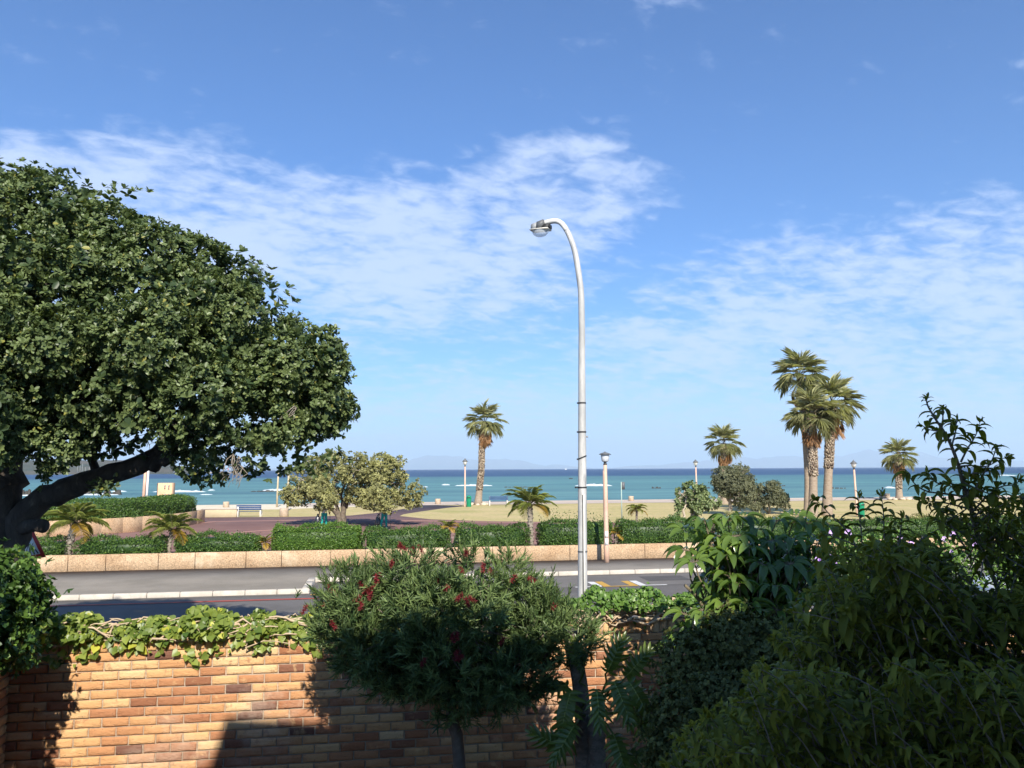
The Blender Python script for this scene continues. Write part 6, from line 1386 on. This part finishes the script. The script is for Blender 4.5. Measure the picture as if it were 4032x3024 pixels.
# ---- far away: yachts behind the harbour wall, beacons, a boat on the horizon
def yacht(px, top, label, proto=[None]):
    p = A(px, 1866, 1230); p.z = SEA; h = EYE + (1855 - top) / F * 1230 - SEA
    if proto[0] is None:
        t = thing('yacht', label, 'yacht', (0, 0, 0), 0, 'yachts moored behind the harbour wall'); n = 9; vs = []
        for i in range(n):
            f = i / (n - 1); w = 1.6 * math.sin(math.pi * min(.98, .12 + .88 * f)) ** .6 if f < 1 else .02; x = -5 + 10 * f
            vs += [(x, -w, 1.3 + .4 * f), (x, -w * .5, -.3), (x, w * .5, -.3), (x, w, 1.3 + .4 * f)]
        MB().add(vs, [[i * 4 + k, i * 4 + 4 + k, i * 4 + 5 + k, i * 4 + 1 + k] for i in range(n - 1) for k in range(3)] + [[i * 4 + 3, i * 4 + 7, i * 4 + 4, i * 4] for i in range(n - 1)] + [[0, 1, 2, 3]]).build('hull', M_white, t)
        MB().box((-.5, 0, 1.9), (3.5, 1.7, .7), bev=.15).build('cabin', M_white, t); MB().lathe([(.22, 1.5), (.12, 16)], (.8, 0, 0), 6).build('mast', M_galv, t); MB().tube([(.8, 0, 3), (-3.6, 0, 3)], .2, 6).build('boom', M_blue, t)
        proto[0] = t; t.location = p; t.scale = (1, 1, h / 16); t.rotation_euler = (0, 0, .8); return t
    return dup(proto[0], p, random.uniform(0, 3), label, (1, 1, h / 16))
for px, tp, lb in [(302, 1822, 'leftmost yacht mast showing through the gap under the big tree'), (313, 1828, 'second yacht from the left behind the harbour wall'), (322, 1826, 'third yacht from the left behind the harbour wall'), (336, 1840, 'fourth yacht from the left, with a shorter mast'), (348, 1838, 'rightmost yacht behind the harbour wall')]: yacht(px, tp, lb)
for px, y0, lb, hh in [(688, 1864, 'small white beacon tower on the harbour wall below the headland', 5.0), (898, 1864, 'white beacon near the tip of the harbour wall', 3.4)]:
    p = A(px, y0, 1140); p.z = SEA + 2.2; t = thing('beacon', lb, 'beacon', tuple(p), 0, 'white beacons on the harbour wall'); MB().lathe([(1.7, 0), (1.4, hh), (1.8, hh), (1.8, hh + .3)], tuple(p), 12).build('tower', M_white, t); MB().lathe([(.9, hh + .3), (.9, hh + 1.4), (0, hh + 2)], tuple(p), 10).build('lamp_room', M_redp if px > 700 else M_white, t)
p = A(2228, 1847, 4600); p.z = SEA; t = thing('motor_boat', 'tiny white boat on the horizon left of the tall street lamp', 'boat', tuple(p))
n = 7; vs = []
for i in range(n):
    f = i / (n - 1); w = 1.8 * (1 - f ** 3) + .02; x = -6 + 12 * f; vs += [(p.x + x, p.y - w, SEA + 2 + f), (p.x + x, p.y - w * .5, SEA - .2), (p.x + x, p.y + w * .5, SEA - .2), (p.x + x, p.y + w, SEA + 2 + f)]
MB().add(vs, [[i * 4 + k, i * 4 + 4 + k, i * 4 + 5 + k, i * 4 + 1 + k] for i in range(n - 1) for k in range(3)] + [[i * 4 + 3, i * 4 + 7, i * 4 + 4, i * 4] for i in range(n - 1)]).build('hull', M_white, t); MB().box((p.x - 1, p.y, SEA + 3.3), (4.5, 2.6, 2.4), bev=.4).build('cabin', M_white, t)

# ---- the air over the bay
HAZE = True
if HAZE:
    m = bpy.data.materials.new('haze'); m.use_nodes = True; tr = m.node_tree; tr.nodes.clear(); v = tr.nodes.new('ShaderNodeVolumePrincipled'); o_ = tr.nodes.new('ShaderNodeOutputMaterial'); tr.links.new(v.outputs[0], o_.inputs['Volume'])
    v.inputs['Color'].default_value = (.74, .9, 1, 1); v.inputs['Density'].default_value = HAZE_D; v.inputs['Anisotropy'].default_value = .1
    o = MB().box((0, 20000, 548), (90000, 46000, 1102)).build('haze', m); o['kind'] = 'stuff'
